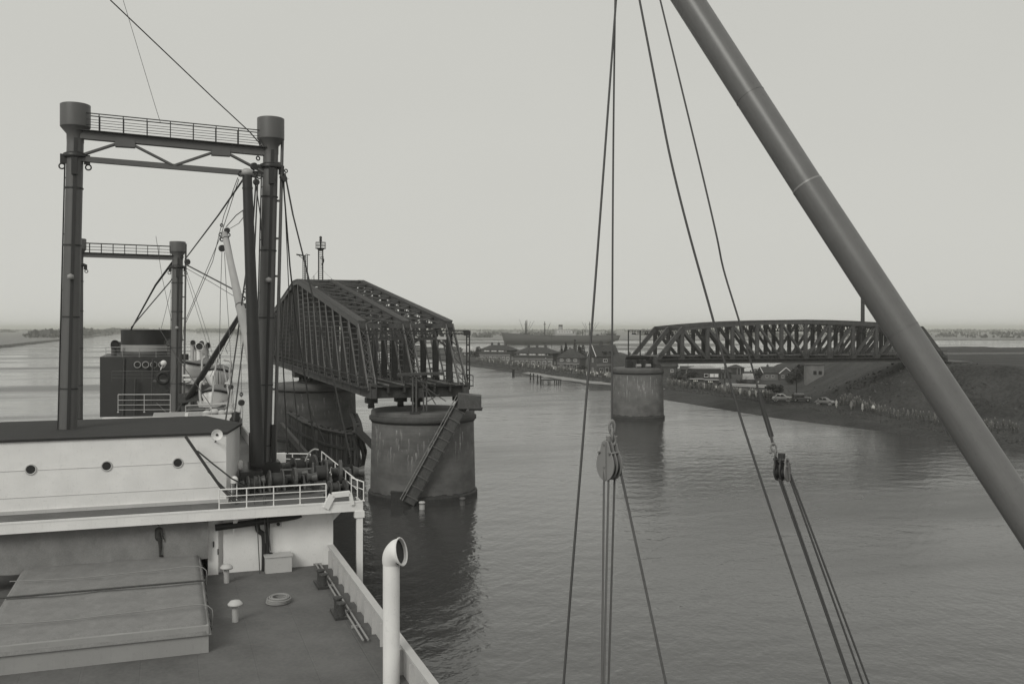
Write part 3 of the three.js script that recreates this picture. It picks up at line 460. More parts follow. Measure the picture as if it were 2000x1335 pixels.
// ------------------------------------------------------------------ steel girder, scaffold and bollards on the near pier
{
  const o = base('sloping_girder', WH(795, 0, 90.6), 0, 'sloping ribbed steel girder leaning against the near pier with a box head', 'girder');
  const A = toLocal(W(797, 982, 90.4), o), B = toLocal(W(903, 788, 91.2), o), dir = V().subVectors(B, A).normalize(), out = V(.06, .0, 1).normalize(), side = V().crossVectors(dir, out).normalize();
  let g = new GB(); g.beam(A, B, 1.12, .1, out); g.mesh('web_plate', M.bridge, o);
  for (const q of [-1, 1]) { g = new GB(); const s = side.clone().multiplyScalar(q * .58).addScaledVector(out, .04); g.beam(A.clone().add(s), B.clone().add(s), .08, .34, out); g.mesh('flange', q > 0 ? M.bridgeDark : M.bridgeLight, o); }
  for (let i = 0; i < 10; i++) { g = new GB(); const c = A.clone().lerp(B, (i + .62) / 10.3).addScaledVector(out, .1); g.beam(c.clone().addScaledVector(side, -.62), c.clone().addScaledVector(side, .72), .09, .22, out); g.mesh('stiffener', M.bridgeLight, o); }
  for (const k of [-.62, -.86]) { g = new GB(); const s = side.clone().multiplyScalar(-k).addScaledVector(out, .3); for (const q of [1]) g.tube(A.clone().addScaledVector(side, k).addScaledVector(out, .3), B.clone().addScaledVector(side, k).addScaledVector(out, .3).addScaledVector(dir, .5), .045, .045, 7); g.mesh('pipe', M.galv, o); }
  const C = toLocal(W(917, 784, 91.5), o); g = new GB(); g.poly([[-1.1, -.62], [1.1, -.62], [1.1, .58], [-1.1, .8]].flatMap(([x, y]) => [V(C.x + x, C.y + y, C.z + .9), V(C.x + x, C.y + y, C.z - 1.4)]), [[0, 2, 4, 6], [1, 7, 5, 3], [6, 4, 5, 7], [0, 1, 3, 2], [2, 3, 5, 4], [0, 6, 7, 1]]); g.mesh('box_head', M.bridge, o);
  g = new GB(); g.box(C.x + .6, C.y - .72, C.z - .1, 1.25, .14, 2.3); g.mesh('head_plate', M.black, o);
  const D = toLocal(WH(782, .6, 91.2), o); g = new GB(); g.box(D.x, D.y - .1, D.z - .4, 1.75, 1.3, 1.5); g.box(D.x, D.y + .58, D.z - .4, 1.9, .08, 1.6); g.mesh('foot_block', M.bridgeDark, o);
  const s = base('scaffold', WH(822, 8.78, 91.6), 0, 'small steel work scaffold with a plank top standing on the near pier', 'scaffold'), q = (px, py) => toLocal(W(px, py, 91.6), s), back = (v, k = .55) => V(v.x, v.y, v.z - k);
  for (const px of [806, 813]) { g = new GB(); g.beam(q(px, 805), q(px, 733), .2, .16); g.mesh('leg', M.bridge, s); }
  for (const px of [826, 832]) { g = new GB(); g.beam(back(q(px, 803)), back(q(px, 733)), .14, .14); g.mesh('leg', M.bridge, s); }
  g = new GB(); g.beam(q(775, 731.5), q(867, 729), .5, .24); g.beam(back(q(778, 731), .6), back(q(866, 728.5), .6), .4, .2); g.mesh('plank_top', M.timberMid, s);
  g = new GB(); for (const [a, b, c, d] of [[806, 738, 832, 738], [806, 748, 832, 746], [806, 760, 832, 758], [806, 740, 832, 757], [806, 757, 832, 740], [832, 760, 850, 790], [832, 758, 870, 784], [858, 770, 834, 784], [812, 784, 826, 764], [806, 764, 832, 764]]) g.beam(back(q(a, b), .3), back(q(c, d), .5), .09, .09); g.mesh('brace', M.bridge, s);
  g = new GB(); const f = q(808, 804.5); g.box(f.x + .15, f.y - .05, f.z, .95, .22, .7); g.mesh('foot_plate', M.bridgeDark, s);
  for (const [px, py, m, lab] of [[824, 990, M.whiteDim, 'pale round post at the waterline in front of the near pier'], [903, 982, M.bridgeLight, 'grey round post at the waterline by the right side of the near pier']]) { const b = base('mooring_post', WH(px, 0, GD(py + 4, 0)), 0, lab, 'post'); g = new GB(); g.lathe([[.26, -1], [.26, .55], [.3, .58], [.3, .68], [.2, .74], [0, .75]], undefined, 14); g.mesh('post', m, b); g = new GB(); g.torus(V(0, .5, 0), .27, .03, new THREE.Matrix4().makeRotationX(Math.PI / 2)); g.mesh('band', M.black, b); }
}
// ------------------------------------------------------------------ timber guide fender between the two piers of the open bridge
{
  const o = base('timber_fender', WH(668, 0, 118), TH, 'dark timber guide fender reaching from the pivot pier towards the near pier', 'fender');
  const q = (px, h, d) => toLocal(WH(px, h, d), o), r = rng(41); let g;
  const line = [[566, 136], [598, 122], [640, 113], [678, 109], [694, 108.6], [700, 112], [697, 122], [690, 134]];
  const pts = line.map(([px, d]) => q(px, 0, d));
  for (let i = 0; i + 1 < pts.length; i++) {
    const a = pts[i], b = pts[i + 1], L = a.distanceTo(b), n = Math.max(2, Math.round(L / .62));
    for (let k = 0; k < n; k++) { g = new GB(); const c = a.clone().lerp(b, k / n), hh = 4.7 + .5 * r(); g.tube(V(c.x + (r() - .5) * .1, -1.5, c.z), V(c.x + (r() - .5) * .12, hh, c.z + (r() - .5) * .1), .2, .17, 8); g.mesh('pile', r() < .3 ? M.timberMid : M.timber, o); }
    for (const h of [1.2, 3.1, 4.7]) { g = new GB(); g.beam(V(a.x, h, a.z), V(b.x, h, b.z), .62, .3); g.mesh('waling', M.timber, o); }
  }
  for (const [px, d] of [[690, 108.2], [699, 109.6], [703, 113]]) { g = new GB(); g.tube(q(px, 4.6, d), q(px + 11, 2.3, d - .4), .2, .2, 8); g.tube(q(px + 11, 2.3, d - .4), q(px + 2, -.6, d - .2), .2, .2, 8); g.mesh('raking_strut', M.timber, o); }
  for (let i = 0; i + 1 < pts.length; i++) { g = new GB(); g.beam(V(pts[i].x, 4.9, pts[i].z), V(pts[i + 1].x, 4.9, pts[i + 1].z), 1.1, .1); g.mesh('deck_plank', M.timberMid, o); }
  for (let i = 0; i < 12; i++) { g = new GB(); const a = pts[i % 5].clone().lerp(pts[(i + 1) % 5], r()), b = pts[5 + i % 2].clone().lerp(pts[6 + i % 2], r()); g.tube(V(a.x, 4.4 - 2 * r(), a.z), V(b.x, .5 + 3.8 * r(), b.z), .15, .15, 7); g.mesh('cross_strut', M.timber, o); }
  g = new GB(); g.beam(q(697, 5.25, 109), q(729, 4.6, 99), .45, .55); g.beam(q(697, 5.55, 109), q(729, 4.9, 99), .55, .06); g.mesh('gangway', M.bridgeDark, o);
  g = new GB(); g.beam(q(548, 4.9, 118), q(612, 1.0, 112), .4, .75); g.mesh('inclined_beam', M.bridgeLight, o);
}
// ------------------------------------------------------------------ the ship at the left
const ship = base('cargo_ship', canal(0, 0, 50), TH, 'cargo ship at the left with white deckhouse, tall dark masts and derricks', 'ship');
const S = (px, py, d) => toLocal(W(px, py, d), ship), SH = (px, h, d) => toLocal(WH(px, h, d), ship);
const L = (lx, h, s) => V(lx, h, -(s - 50));
const part = (g, name, m, parent = ship) => g.mesh(name, m, parent);
{
  let g = new GB();
  g.prism([[-10, 40], [8, 40], [8, -75], [5.5, -92], [-1, -102], [-7.5, -92], [-10, -75]], -1.5, 4.58); part(g, 'hull', M.hullDark);
  g = new GB(); g.prism([[-9.9, 39.9], [7.9, 39.9], [7.9, -75], [5.4, -92], [-1, -101.8], [-7.4, -92], [-9.9, -75]], 4.56, 4.6); const deck = part(g, 'main_deck', M.deck);
  g = new GB(); g.prism([[7.86, 38], [8.02, 38], [8.02, 0], [7.86, 0]], 4.6, 5.55); g.box(7.94, 5.6, 19, .3, .09, 38); for (let s = 14; s < 50; s += 1.6) g.beam(L(7.85, 4.6, s), L(7.85, 5.5, s), .06, .3, V(1, 0, 0)); part(g, 'bulwark', M.whiteDim);
  g = new GB(); g.prism([[7.86, -12], [8.02, -12], [8.02, -75], [7.86, -75]], 4.6, 5.6); part(g, 'bulwark', M.greyPaint);
  // hatch with tarpaulin
  g = new GB(); g.prism([[-6.5, 12], [1.4, 12], [1.4, -8], [-6.5, -8]], 4.6, 5.62); const coam = part(g, 'hatch_coaming', M.greyPaint);
  { const n = 40, mm = 60, P = [], U = [], I = []; for (let i = 0; i <= n; i++) for (let j = 0; j <= mm; j++) { const x = -6.6 + 8.1 * i / n, z = 12.1 - 20.2 * j / mm; const e = i === 0 || j === 0 || i === n || j === mm; P.push(x, e ? 5.3 : 5.72 + .09 * (vnoise(x * 1.1 + 50, z * .9 + 50, 256, 256, 0) - .5) + .02 * Math.sin(z * 3.1), z); U.push(x, z); if (i && j) { const a = (i - 1) * (mm + 1) + j - 1, c = i * (mm + 1) + j; I.push(a, c, a + 1, a, c - 1, c); } } const ge = new THREE.BufferGeometry(); ge.setAttribute('position', new THREE.Float32BufferAttribute(P, 3)); ge.setAttribute('uv', new THREE.Float32BufferAttribute(U, 2)); ge.setIndex(I); ge.computeVertexNormals(); const t = new THREE.Mesh(ge, mat(.34, T.cloth, { roughness: .95, bumpMap: T.cloth, bumpScale: .03 })); t.name = 'hatch_tarpaulin'; ship.add(t); }
  for (const z of [6, 0, -5]) { g = new GB(); g.beam(V(-6.6, 5.84, z), V(1.5, 5.84, z), .16, .05); part(g, 'hatch_batten', M.machinery); }
  // raised platform
  g = new GB(); g.prism([[-10, 1.2], [9.43, 1.2], [9.43, -12], [-10, -12]], 7.52, 7.98); part(g, 'platform', M.white);
  g = new GB(); g.prism([[-9.9, 1.1], [9.3, 1.1], [9.3, -11.9], [-9.9, -11.9]], 7.97, 8.0); part(g, 'platform_deck', M.deck);
  g = new GB(); g.box(-.3, 8.02, 1.17, 19.4, .09, .1); part(g, 'platform_lip', M.white);
  g = new GB(); g.box(9.27, 5.6, 1.05, .3, 3.85, .3); g.beam(V(9.27, 3.75, 1.0), V(7.9, 3.3, 1.0), .3, .3); g.box(9.25, 7.35, 1.05, .5, .34, .4); part(g, 'support_post', M.white);
  // lower house
  g = new GB(); g.prism([[2.55, 0], [8.08, 0], [8.08, -11], [1.8, -11], [1.8, -.25], [2.55, -.25]], 4.6, 7.52); const low = part(g, 'lower_house', M.white);
  g = new GB(); g.box(2.05, 6.06, -.05, .5, 2.92, .4); part(g, 'corner_post', M.white);
  g = new GB(); g.poly([V(8.08, 7.5, .05), V(8.7, 7.5, .05), V(8.08, 6.9, .05), V(8.08, 7.5, -.05), V(8.7, 7.5, -.05), V(8.08, 6.9, -.05)], [[0, 2, 1], [3, 4, 5], [1, 2, 5, 4], [0, 1, 4, 3]]); part(g, 'bracket', M.white);
  g = new GB(); g.poly([V(3.3, 7.5, .6), V(3.0, 7.5, .6), V(3.0, 6.6, .25), V(3.3, 7.5, .5), V(3.0, 7.5, .5), V(3.0, 6.6, .2)], [[0, 1, 2], [3, 5, 4], [0, 2, 5, 3], [1, 4, 5, 2]]); part(g, 'bracket', M.white);
  const yl = (px, py, z = .2) => { const v = S(px, py, 48.4); return V(v.x, v.y, z); };
  g = new GB(); g.path([yl(418, 1022, .35), yl(500, 1017, .35), yl(580, 1010, .35), yl(590, 1007, .35)], .17, 9); part(g, 'gutter_pipe', M.black);
  g = new GB(); g.path([yl(502, 1010), yl(502, 1028), yl(504, 1035), yl(513, 1042), yl(515, 1050), yl(515, 1120)], .13, 9, 40); part(g, 'drain_pipe', M.black);
  g = new GB(); g.path([yl(523, 1010), yl(522, 1060), yl(522, 1120)], .11, 9); g.ball(yl(528, 1085, .24), .17); part(g, 'drain_pipe', M.black);
  g = new GB(); const vb = yl(544, 1024, .1); g.box(vb.x, vb.y, .1, .36, .34, .2); const box1 = part(g, 'vent_box', M.whiteDim); g = new GB(); g.tube(V(vb.x, vb.y - .02, .2), V(vb.x, vb.y - .02, .24), .09, .09, 14); part(g, 'vent_hole', M.black, box1);
  g = new GB(); for (const [px, py] of [[415, 1055], [424, 1070]]) { const v = yl(px, py, .16); g.box(v.x, v.y, .18, .06, .28, .06); } part(g, 'door_handle', M.machinery, low);
  // bulkhead under the platform
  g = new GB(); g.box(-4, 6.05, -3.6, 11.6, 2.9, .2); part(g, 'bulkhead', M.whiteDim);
  { const n = 60, mm = 10, P = [], U = [], I = []; for (let i = 0; i <= n; i++) for (let j = 0; j <= mm; j++) { const x = -9.9 + 11.7 * i / n, y = 5.5 + 2.02 * j / mm; P.push(x, y, .45 + .1 * Math.sin(x * 3.3 + Math.sin(y * 2)) * (1 - j / mm * .7) + .12 * vnoise(x * 1.3 + 60, y + 60, 256, 256, 1)); U.push(x, y); if (i && j) { const a = (i - 1) * (mm + 1) + j - 1, c = i * (mm + 1) + j; I.push(a, c, a + 1, a + 1, c, c + 1); I.splice(I.length - 6, 6, a, c - 1, c, a, c, a + 1); } } const ge = new THREE.BufferGeometry(); ge.setAttribute('position', new THREE.Float32BufferAttribute(P, 3)); ge.setAttribute('uv', new THREE.Float32BufferAttribute(U, 2)); ge.setIndex(I); ge.computeVertexNormals(); const t = new THREE.Mesh(ge, mat(.36, T.cloth, { roughness: .95, side: THREE.DoubleSide })); t.name = 'canvas_screen'; ship.add(t); }
  // upper white deckhouse
  const plan = [[-9, 1.1 - 2.2], [2.75, -1.1], [3.72, -5.5], [2.05, -10.7], [-9, -10.7]];
  g = new GB(); g.prism(plan, 8.0, 11.5); const house = part(g, 'deckhouse', M.white);
  g = new GB(); g.prism([[-9.1, -1.0], [2.8, -1.0], [3.85, -5.55], [2.1, -10.9], [-9.1, -10.9]], 11.5, 11.62); part(g, 'deckhouse_roof', M.canvas, house);
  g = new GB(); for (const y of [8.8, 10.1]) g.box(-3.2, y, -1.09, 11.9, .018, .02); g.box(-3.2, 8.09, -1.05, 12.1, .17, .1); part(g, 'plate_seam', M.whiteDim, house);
  const ph = S(347, 906, 47.7); g = new GB(); g.torus(V(ph.x, ph.y, -1.08), .235, .035, null, 24); const port = part(g, 'porthole', M.whiteDim, house);
  g = new GB(); g.tube(V(ph.x, ph.y, -1.2), V(ph.x, ph.y, -1.07), .22, .22, 24); part(g, 'porthole_glass', M.glass, house);
  const lp = S(423, 848, 48.2); g = new GB(); g.lathe([[0, 0], [.16, .03], [.24, .12], [.285, .24], [.265, .245], [.2, .18], [0, .14]], V(0, 0, 0), 24); const lg = g.geo(); lg.rotateX(Math.PI / 2); lg.translate(lp.x, lp.y, lp.z + .05); const lamp = new THREE.Mesh(lg, M.white); lamp.name = 'flood_lamp'; house.add(lamp); g = new GB(); g.tube(V(lp.x, lp.y, lp.z + .1), V(lp.x, lp.y, lp.z + .25), .07, .06, 12); g.tube(V(lp.x, lp.y - .25, lp.z), V(lp.x - .05, lp.y - .45, -1.1), .04, .04, 6); part(g, 'lamp_bracket', M.machinery, house);
  for (const px of [60, 205]) { const q = S(px, 906, 46); g = new GB(); g.torus(V(q.x, ph.y, -1.08), .235, .035, null, 24); const f = part(g, 'porthole', M.whiteDim, house); g = new GB(); g.tube(V(q.x, ph.y, -1.2), V(q.x, ph.y, -1.07), .22, .22, 24); part(g, 'porthole_glass', M.glass, house); }
  // deck gear: bollards, rope coil, hatch cleats and wedges
  for (const z of [9, 4]) { g = new GB(); g.box(6.9, 4.66, z, .6, .12, 1.5); for (const q of [-.45, .45]) g.lathe([[.17, 4.7], [.16, 5.15], [.21, 5.2], [.21, 5.27], [0, 5.3]], V(6.9, 0, z + q), 16); part(g, 'bollard', M.machinery); }
  g = new GB(); for (let k = 0; k < 4; k++) for (let i = 0; i < 3 - (k > 2); i++) g.torus(V(4.6 + .02 * k, 4.65 + k * .07, 6.2), .34 + i * .085, .04, new THREE.Matrix4().makeRotationX(Math.PI / 2 + .02 * k), 26); part(g, 'rope_coil', M.canvasPale);
  for (let i = 0; i < 16; i++) { g = new GB(); const z = 11 - i * 1.15; g.box(1.47, 5.2, z, .16, .1, .12); g.box(1.5, 5.28, z + .04, .06, .12, .2); part(g, 'hatch_cleat', M.machinery); }
  g = new GB(); for (const z of [10, 3.5, -2]) { g.path([V(-6.6, 5.9, z), V(-4, 5.83, z + .1), V(-1, 5.84, z - .05), V(1.55, 5.75, z), V(1.6, 5.0, z)], .022, 6, 40); } part(g, 'lashing_rope', M.canvasPale);
  g = new GB(); g.box(5.2, 5.0, -.45 + .95, 1.3, .8, .7); g.box(5.2, 5.43, -.45 + .95, 1.4, .07, .8); part(g, 'deck_locker', M.whiteDim);
  // small domed vent beside the house
  const dv = SH(457, 8, 49.4); g = new GB(); for (const x of [-.13, .13]) g.tube(V(dv.x + x, 8, dv.z), V(dv.x + x, 8.95, dv.z), .035, .035, 6); g.ball(V(dv.x, 9.1, dv.z), .19, .95, 14); g.tube(V(dv.x, 8.92, dv.z), V(dv.x, 9.1, dv.z), .2, .2, 14); part(g, 'domed_lamp', M.white);
  const dv2 = SH(469, 9.0, 52.8); g = new GB(); g.ball(V(dv2.x, 9.35, dv2.z), .17, 1.7, 12); g.tube(V(dv2.x, 8, dv2.z), V(dv2.x, 9.2, dv2.z), .04); part(g, 'domed_lamp', M.white);
  // rails
  function rail(name, pts, hs, step, m = M.white, r = .032) { const g = new GB(); for (const h of hs) for (let i = 0; i + 1 < pts.length; i++) g.tube(V(pts[i].x, pts[i].y + h, pts[i].z), V(pts[i + 1].x, pts[i + 1].y + h, pts[i + 1].z), h === hs[0] ? r * 1.15 : r * .72, h === hs[0] ? r * 1.15 : r * .72, 7); for (let i = 0; i + 1 < pts.length; i++) { const L0 = pts[i].distanceTo(pts[i + 1]), n = Math.max(1, Math.round(L0 / step)); for (let k = 0; k <= n; k++) { const c = pts[i].clone().lerp(pts[i + 1], k / n); g.tube(c, V(c.x, c.y + hs[0], c.z), r, r, 7); g.box(c.x, c.y + .03, c.z, .12, .05, .12); } } return part(g, name, m); }
  rail('aft_railing', [V(2.3, 8, 1.05), V(7.55, 8, 1.05)], [1.0, .66, .33], 1.32);
  rail('side_railing', [V(9.25, 8, .6), V(9.25, 8, -11.8)], [1.0, .52], 1.7);
  rail('forward_railing', [SH(536, 8, 60.2), SH(606, 8, 60)], [1.02, .68, .34], 1.35, M.white, .034);
  rail('wing_railing', [SH(686, 8, 50.6), SH(710, 8, 49.2)], [1.0, .6], 1.0);
  // white chute frame at the starboard edge
  g = new GB(); const a = S(634, 990, 48.7), b = S(648, 966, 48.7), c = S(683, 963, 48.9), d = S(688, 985, 48.9); for (const [p, q, w] of [[a, b, .3], [b, c, .24], [c, d, .18]]) g.beam(V(p.x, p.y, 1.15), V(q.x, q.y, 1.15), w, .34, V(0, 0, 1)); part(g, 'fairlead_frame', M.white);
  // winches
  function winch(x, z, k, turn) { const w = new THREE.Group(); w.name = 'winch'; w.position.set(x, 8, z); w.rotation.y = turn; w.scale.setScalar(k); ship.add(w); let g = new GB(); g.box(0, .12, 0, 2.6, .24, 1.3); for (const q of [-1, -.2, .9]) g.poly([V(q - .06, .2, -.55), V(q - .06, .2, .55), V(q - .06, .95, .15), V(q - .06, .95, -.15), V(q + .06, .2, -.55), V(q + .06, .2, .55), V(q + .06, .95, .15), V(q + .06, .95, -.15)], [[0, 1, 2, 3], [7, 6, 5, 4], [0, 3, 7, 4], [1, 5, 6, 2], [3, 2, 6, 7]]); g.mesh('bed_frame', M.machinery, w); g = new GB(); g.tube(V(-.95, .8, 0), V(-.25, .8, 0), .34, .34, 18); for (const q of [-.95, -.25]) g.tube(V(q - .04, .8, 0), V(q + .04, .8, 0), .55, .55, 22); g.mesh('drum', M.machineryLight, w); g = new GB(); g.tube(V(.35, .8, 0), V(.5, .8, 0), .62, .62, 26); g.tube(V(.3, .8, 0), V(.55, .8, 0), .2, .2, 12); g.mesh('gear_wheel', M.machineryLight, w); for (const q of [-1.5, 1.35]) { g = new GB(); g.tube(V(q - .28, .8, 0), V(q, .8, 0), .3, .2, 14); g.tube(V(q, .8, 0), V(q + .28, .8, 0), .2, .3, 14); g.mesh('warping_head', M.machineryLight, w); } g = new GB(); g.tube(V(.05, .62, -.85), V(.95, .62, -.85), .3, .3, 16); g.box(.5, .3, -.85, .8, .5, .5); g.mesh('motor', M.machinery, w); g = new GB(); for (let i = 0; i < 11; i++) g.torus(V(-.9 + i * .058, .8, 0), .36, .028, new THREE.Matrix4().makeRotationY(Math.PI / 2), 18); g.mesh('wire_turns', M.wire, w); return w; }
  { const p1 = SH(560, 8, 51.5), p2 = SH(648, 8, 53.2), p3 = SH(600, 8, 57), p4 = SH(512, 8, 51), p5 = SH(665, 8, 50.6); winch(p1.x, p1.z, .98, .06); winch(p2.x, p2.z, 1.1, -.1); winch(p3.x, p3.z, .95, .25); winch(p4.x, p4.z, .8, .1); winch(p5.x, p5.z, .62, .2); }
  g = new GB(); { const q = SH(575, 8, 55); g.box(q.x, 8.4, q.z, 3.2, .8, .7); const q2 = SH(490, 8, 52.5); g.box(q2.x, 8.55, q2.z, 1.2, 1.1, 1); } part(g, 'winch_casing', M.machinery);
  g = new GB(); { const q = SH(545, 9.05, 58); g.box(q.x, q.y, q.z, .75, .55, .5); } part(g, 'white_locker', M.white);
  g = new GB(); g.path([S(596, 900, 53), S(604, 884, 53), S(614, 877, 53), S(622, 878, 53)], .05, 7); part(g, 'hose', M.greyPaint);
  // cowl ventilator near the rail
  function cowl(px, py, d, r, h0, m, turn, parent = ship) { const q = S(px, py, d), pts = [], w = new THREE.Group(); w.name = 'cowl_ventilator'; w.position.set(q.x, h0, q.z); w.rotation.y = turn; parent.add(w); const H = q.y - h0 - r; let g = new GB(); g.lathe([[r * .62, 0], [r * .62, H], [r * .66, H + r * .1]], undefined, 18); const n = 12, R = r * 1.0, rings = []; for (let i = 0; i <= n; i++) { const t = i / n * 1.35, rr = r * (.64 + .36 * Math.min(1, t / 1.1)), q = []; for (let k = 0; k < 24; k++) { const A = k / 24 * 6.2832; q.push(V(Math.cos(A) * rr, H + R * Math.sin(t) - Math.sin(A) * rr * Math.sin(t), R * (1 - Math.cos(t)) + Math.sin(A) * rr * Math.cos(t))); } rings.push(q); } g.add(loft(rings, false)); g.mesh('cowl', m, w); const t = 1.35, c = V(0, H + R * Math.sin(t), R * (1 - Math.cos(t))), dir = V(0, Math.cos(t), Math.sin(t)).normalize(); g = new GB(); const rot = new THREE.Matrix4().makeRotationX(Math.PI / 2 - t + Math.PI / 2); g.torus(c, r, r * .07, new THREE.Matrix4().makeRotationX(-(Math.PI / 2 - t)), 24); g.mesh('rim', m, w); g = new GB(); g.tube(c.clone().addScaledVector(dir, -r * .3), c.clone().addScaledVector(dir, -r * .22), r * .93, r * .95, 20); g.mesh('throat', M.black, w); return w; }
  cowl(764, 1075, 33, .47, 4.6, M.white, .95);
  for (const [px, py, d, r, m, t] of [[375, 669, 115, .34, M.whiteDim, .3], [381, 677, 116, .36, M.white, -.5], [388, 676, 114, .44, M.white, .15], [396, 671, 115, .42, M.white, -.6], [403, 674, 116, .38, M.whiteDim, .7]]) cowl(px, py, d, r, 11.5, m, t);
  // ---------------- forward: platform with rails behind the deckhouse, bridge front, funnel
  g = new GB(); g.prism([SH(292, 0, 67), SH(463, 0, 70), SH(452, 0, 78), SH(300, 0, 76)].map((p) => [p.x, p.z]), 4.6, 10.2); part(g, 'forward_house', M.greyPaint);
  g = new GB(); { const q0 = SH(200, 10.45, 67.0), q1 = SH(350, 10.45, 67.6); g.beam(q0, q1, .12, .42); const q2 = SH(395, 10.4, 68.4), q3 = SH(462, 10.35, 69.6); g.beam(q2, q3, .12, .62); const q4 = SH(362, 10.5, 68), q5 = SH(368, 10.5, 68); g.beam(q4, q5, .3, .8); } part(g, 'white_coaming', M.white);
  rail('forward_house_railing', [SH(362, 10.3, 68.2), SH(462, 10.3, 69.8)], [1.1, .8, .52, .26], 1.5, M.whiteDim, .03);
  rail('forward_house_railing', [SH(230, 10.9, 68.2), SH(332, 10.9, 68.4)], [1.3, .9, .55, .2], 1.6, M.whiteDim, .025);
  const boxPx = (name, m, x0, x1, y0, y1, d, deep, parent) => { const q = S((x0 + x1) / 2, (y0 + y1) / 2, d), g = new GB(); g.box(q.x, q.y, q.z - deep / 2, (x1 - x0) * d / F / CO, (y1 - y0) * d / F, deep); return part(g, name, m, parent); };
  const up = boxPx('upper_house', M.greyPaint, 350, 396, 706, 742, 112, 5); for (const px of [366, 373, 380, 387]) boxPx('window', M.machinery, px - 2, px + 2, 718, 724, 111.9, .2, up);
  { const ah = boxPx('after_house', M.canvasPale, 396, 440, 738, 806, 106, 5); boxPx('after_house_roof', M.whiteDim, 393, 443, 735, 738, 105.8, 5.6, ah); for (const px of [404, 413, 422, 431]) boxPx('window', M.machinery, px - 2.4, px + 2.4, 748, 756, 105.9, .2, ah); }
  boxPx('boat_deck', M.whiteDim, 355, 402, 747, 750, 96, 9); boxPx('boat_deck', M.whiteDim, 392, 452, 791, 795, 84, 9); for (const [a, b, c, d, e] of [[398, 745, 392, 700, 96], [452, 752, 446, 706, 91], [394, 792, 388, 748, 86], [452, 794, 448, 752, 84]]) { g = new GB(); g.path([S(a, b + 6, e), S(c + 2, (b + d) / 2, e), S(c + 4, d, e), S(c + (c < 400 ? 9 : -9), d - 4, e)], .11, 7); part(g, 'davit', M.whiteDim); }
  boxPx('middle_house', M.greyPaint, 352, 398, 742, 812, 99, 6); boxPx('middle_house_door', M.machinery, 372, 379, 775, 800, 98.8, .3); boxPx('dark_awning', M.canvas, 351, 367, 692, 703, 104, 3);
  for (const [x0, y0, x1, y1] of [[359, 741, 371, 741], [357, 733, 370, 733]]) boxPx('ledge', M.white, x0, x1, y0 - 1.6, y0 + 1.6, 92.4, .5);
  // funnel and the dark house round it
  { const q = SH(286, 0, 116), f = new THREE.Group(); f.name = 'funnel'; f.position.set(q.x, 0, q.z); ship.add(f); const yy = (py) => EYE - (py - HORIZON) / F * 114; const ring = (r, y0, y1) => { const g = new GB(); g.lathe([[r, y0], [r, y1]], undefined, 32); const m = g.geo(); m.scale(.92, 1, 1.35); return m; }; for (const [n, m, y0, y1, r] of [['funnel_shell', M.hullDark, 735, 686, 3.2], ['funnel_band', M.greyPaint, 686, 673, 3.21], ['funnel_top', M.black, 673, 645, 3.2]]) { const o = new THREE.Mesh(ring(r, yy(y0), yy(y1)), m); o.name = n; f.add(o); } const g = new GB(); g.lathe([[3.2, yy(646)], [3.28, yy(644.5)], [3.0, yy(643)], [0, yy(645)]], undefined, 32); const m = g.geo(); m.scale(.92, 1, 1.35); const o = new THREE.Mesh(m, M.black); o.name = 'funnel_lip'; f.add(o); }
  boxPx('boat_deck_house', M.hullDark, 205, 338, 696, 812, 107, 14); boxPx('boat_deck_house', M.machinery, 300, 336, 745, 790, 100, 5);
  g = new GB(); { const q = S(319, 709, 97); g.ball(q, .3, 1, 14); g.tube(q, S(313, 722, 97), .05); } part(g, 'round_lamp', M.white);
  g = new GB(); { const q = S(318, 738, 99); g.torus(q, .55, .18, null, 20); } part(g, 'lifebuoy', M.black);
  { const bd = boxPx('funnel_house', M.mastDark, 225, 333, 668, 698, 119, 8); for (const px of [236, 252, 268, 284, 300, 316]) { const q = S(px, 712, 106.8), f = new GB(); f.torus(V(q.x, q.y, q.z + .02), .34, .06, null, 16); const w = part(f, 'porthole', M.greyPaint); const k = new GB(); k.tube(V(q.x, q.y, q.z - .1), V(q.x, q.y, q.z + .02), .33, .33, 16); part(k, 'porthole_glass', M.glass, w); } void bd; }
  for (const [a, b, y0, d, m] of [[206, 337, 697, 106.5, M.greyPaint], [218, 336, 745, 99.5, M.machineryLight]]) rail('boat_deck_railing', [S(a, y0, d), S(b, y0, d)], [1.1, .75, .4], 1.7, m, .03);
  g = new GB(); for (const [px, y0, y1] of [[240, 812, 700], [262, 812, 740], [296, 790, 700]]) { g.tube(S(px, y0, 106.4), S(px + 2, y1, 106.4), .12, .12, 8); } part(g, 'stand_pipe', M.machinery);
  for (const [px, py, d, r, t] of [[222, 672, 112, .5, .4], [330, 668, 113, .42, -.3]]) cowl(px, py, d, r, 9.5, M.machinery, t);
  g = new GB(); { const A = S(352, 778, 90), B = S(392, 772, 89); g.beam(A, B, .5, .9); g.beam(S(356, 800, 88), S(398, 796, 87), .4, .7); g.box(S(382, 806, 82).x, S(382, 806, 82).y, S(382, 806, 82).z, 1.2, .9, 1); } part(g, 'boat_chock', M.machinery);
  for (const [x0, y0, x1, y1, dd] of [[398, 812, 448, 800, 76], [402, 800, 452, 812, 77], [408, 806, 440, 790, 80]]) { g = new GB(); g.beam(S(x0, y0, dd), S(x1, y1, dd), .22, .22); part(g, 'crutch', M.machinery); }
  g = new GB(); { const q = S(430, 806, 74); for (let i = 0; i < 5; i++) g.ball(V(q.x - 1 + i * .55, q.y + .1 * (i % 2), q.z), .35, .7, 10); } part(g, 'covered_gear', M.whiteDim);
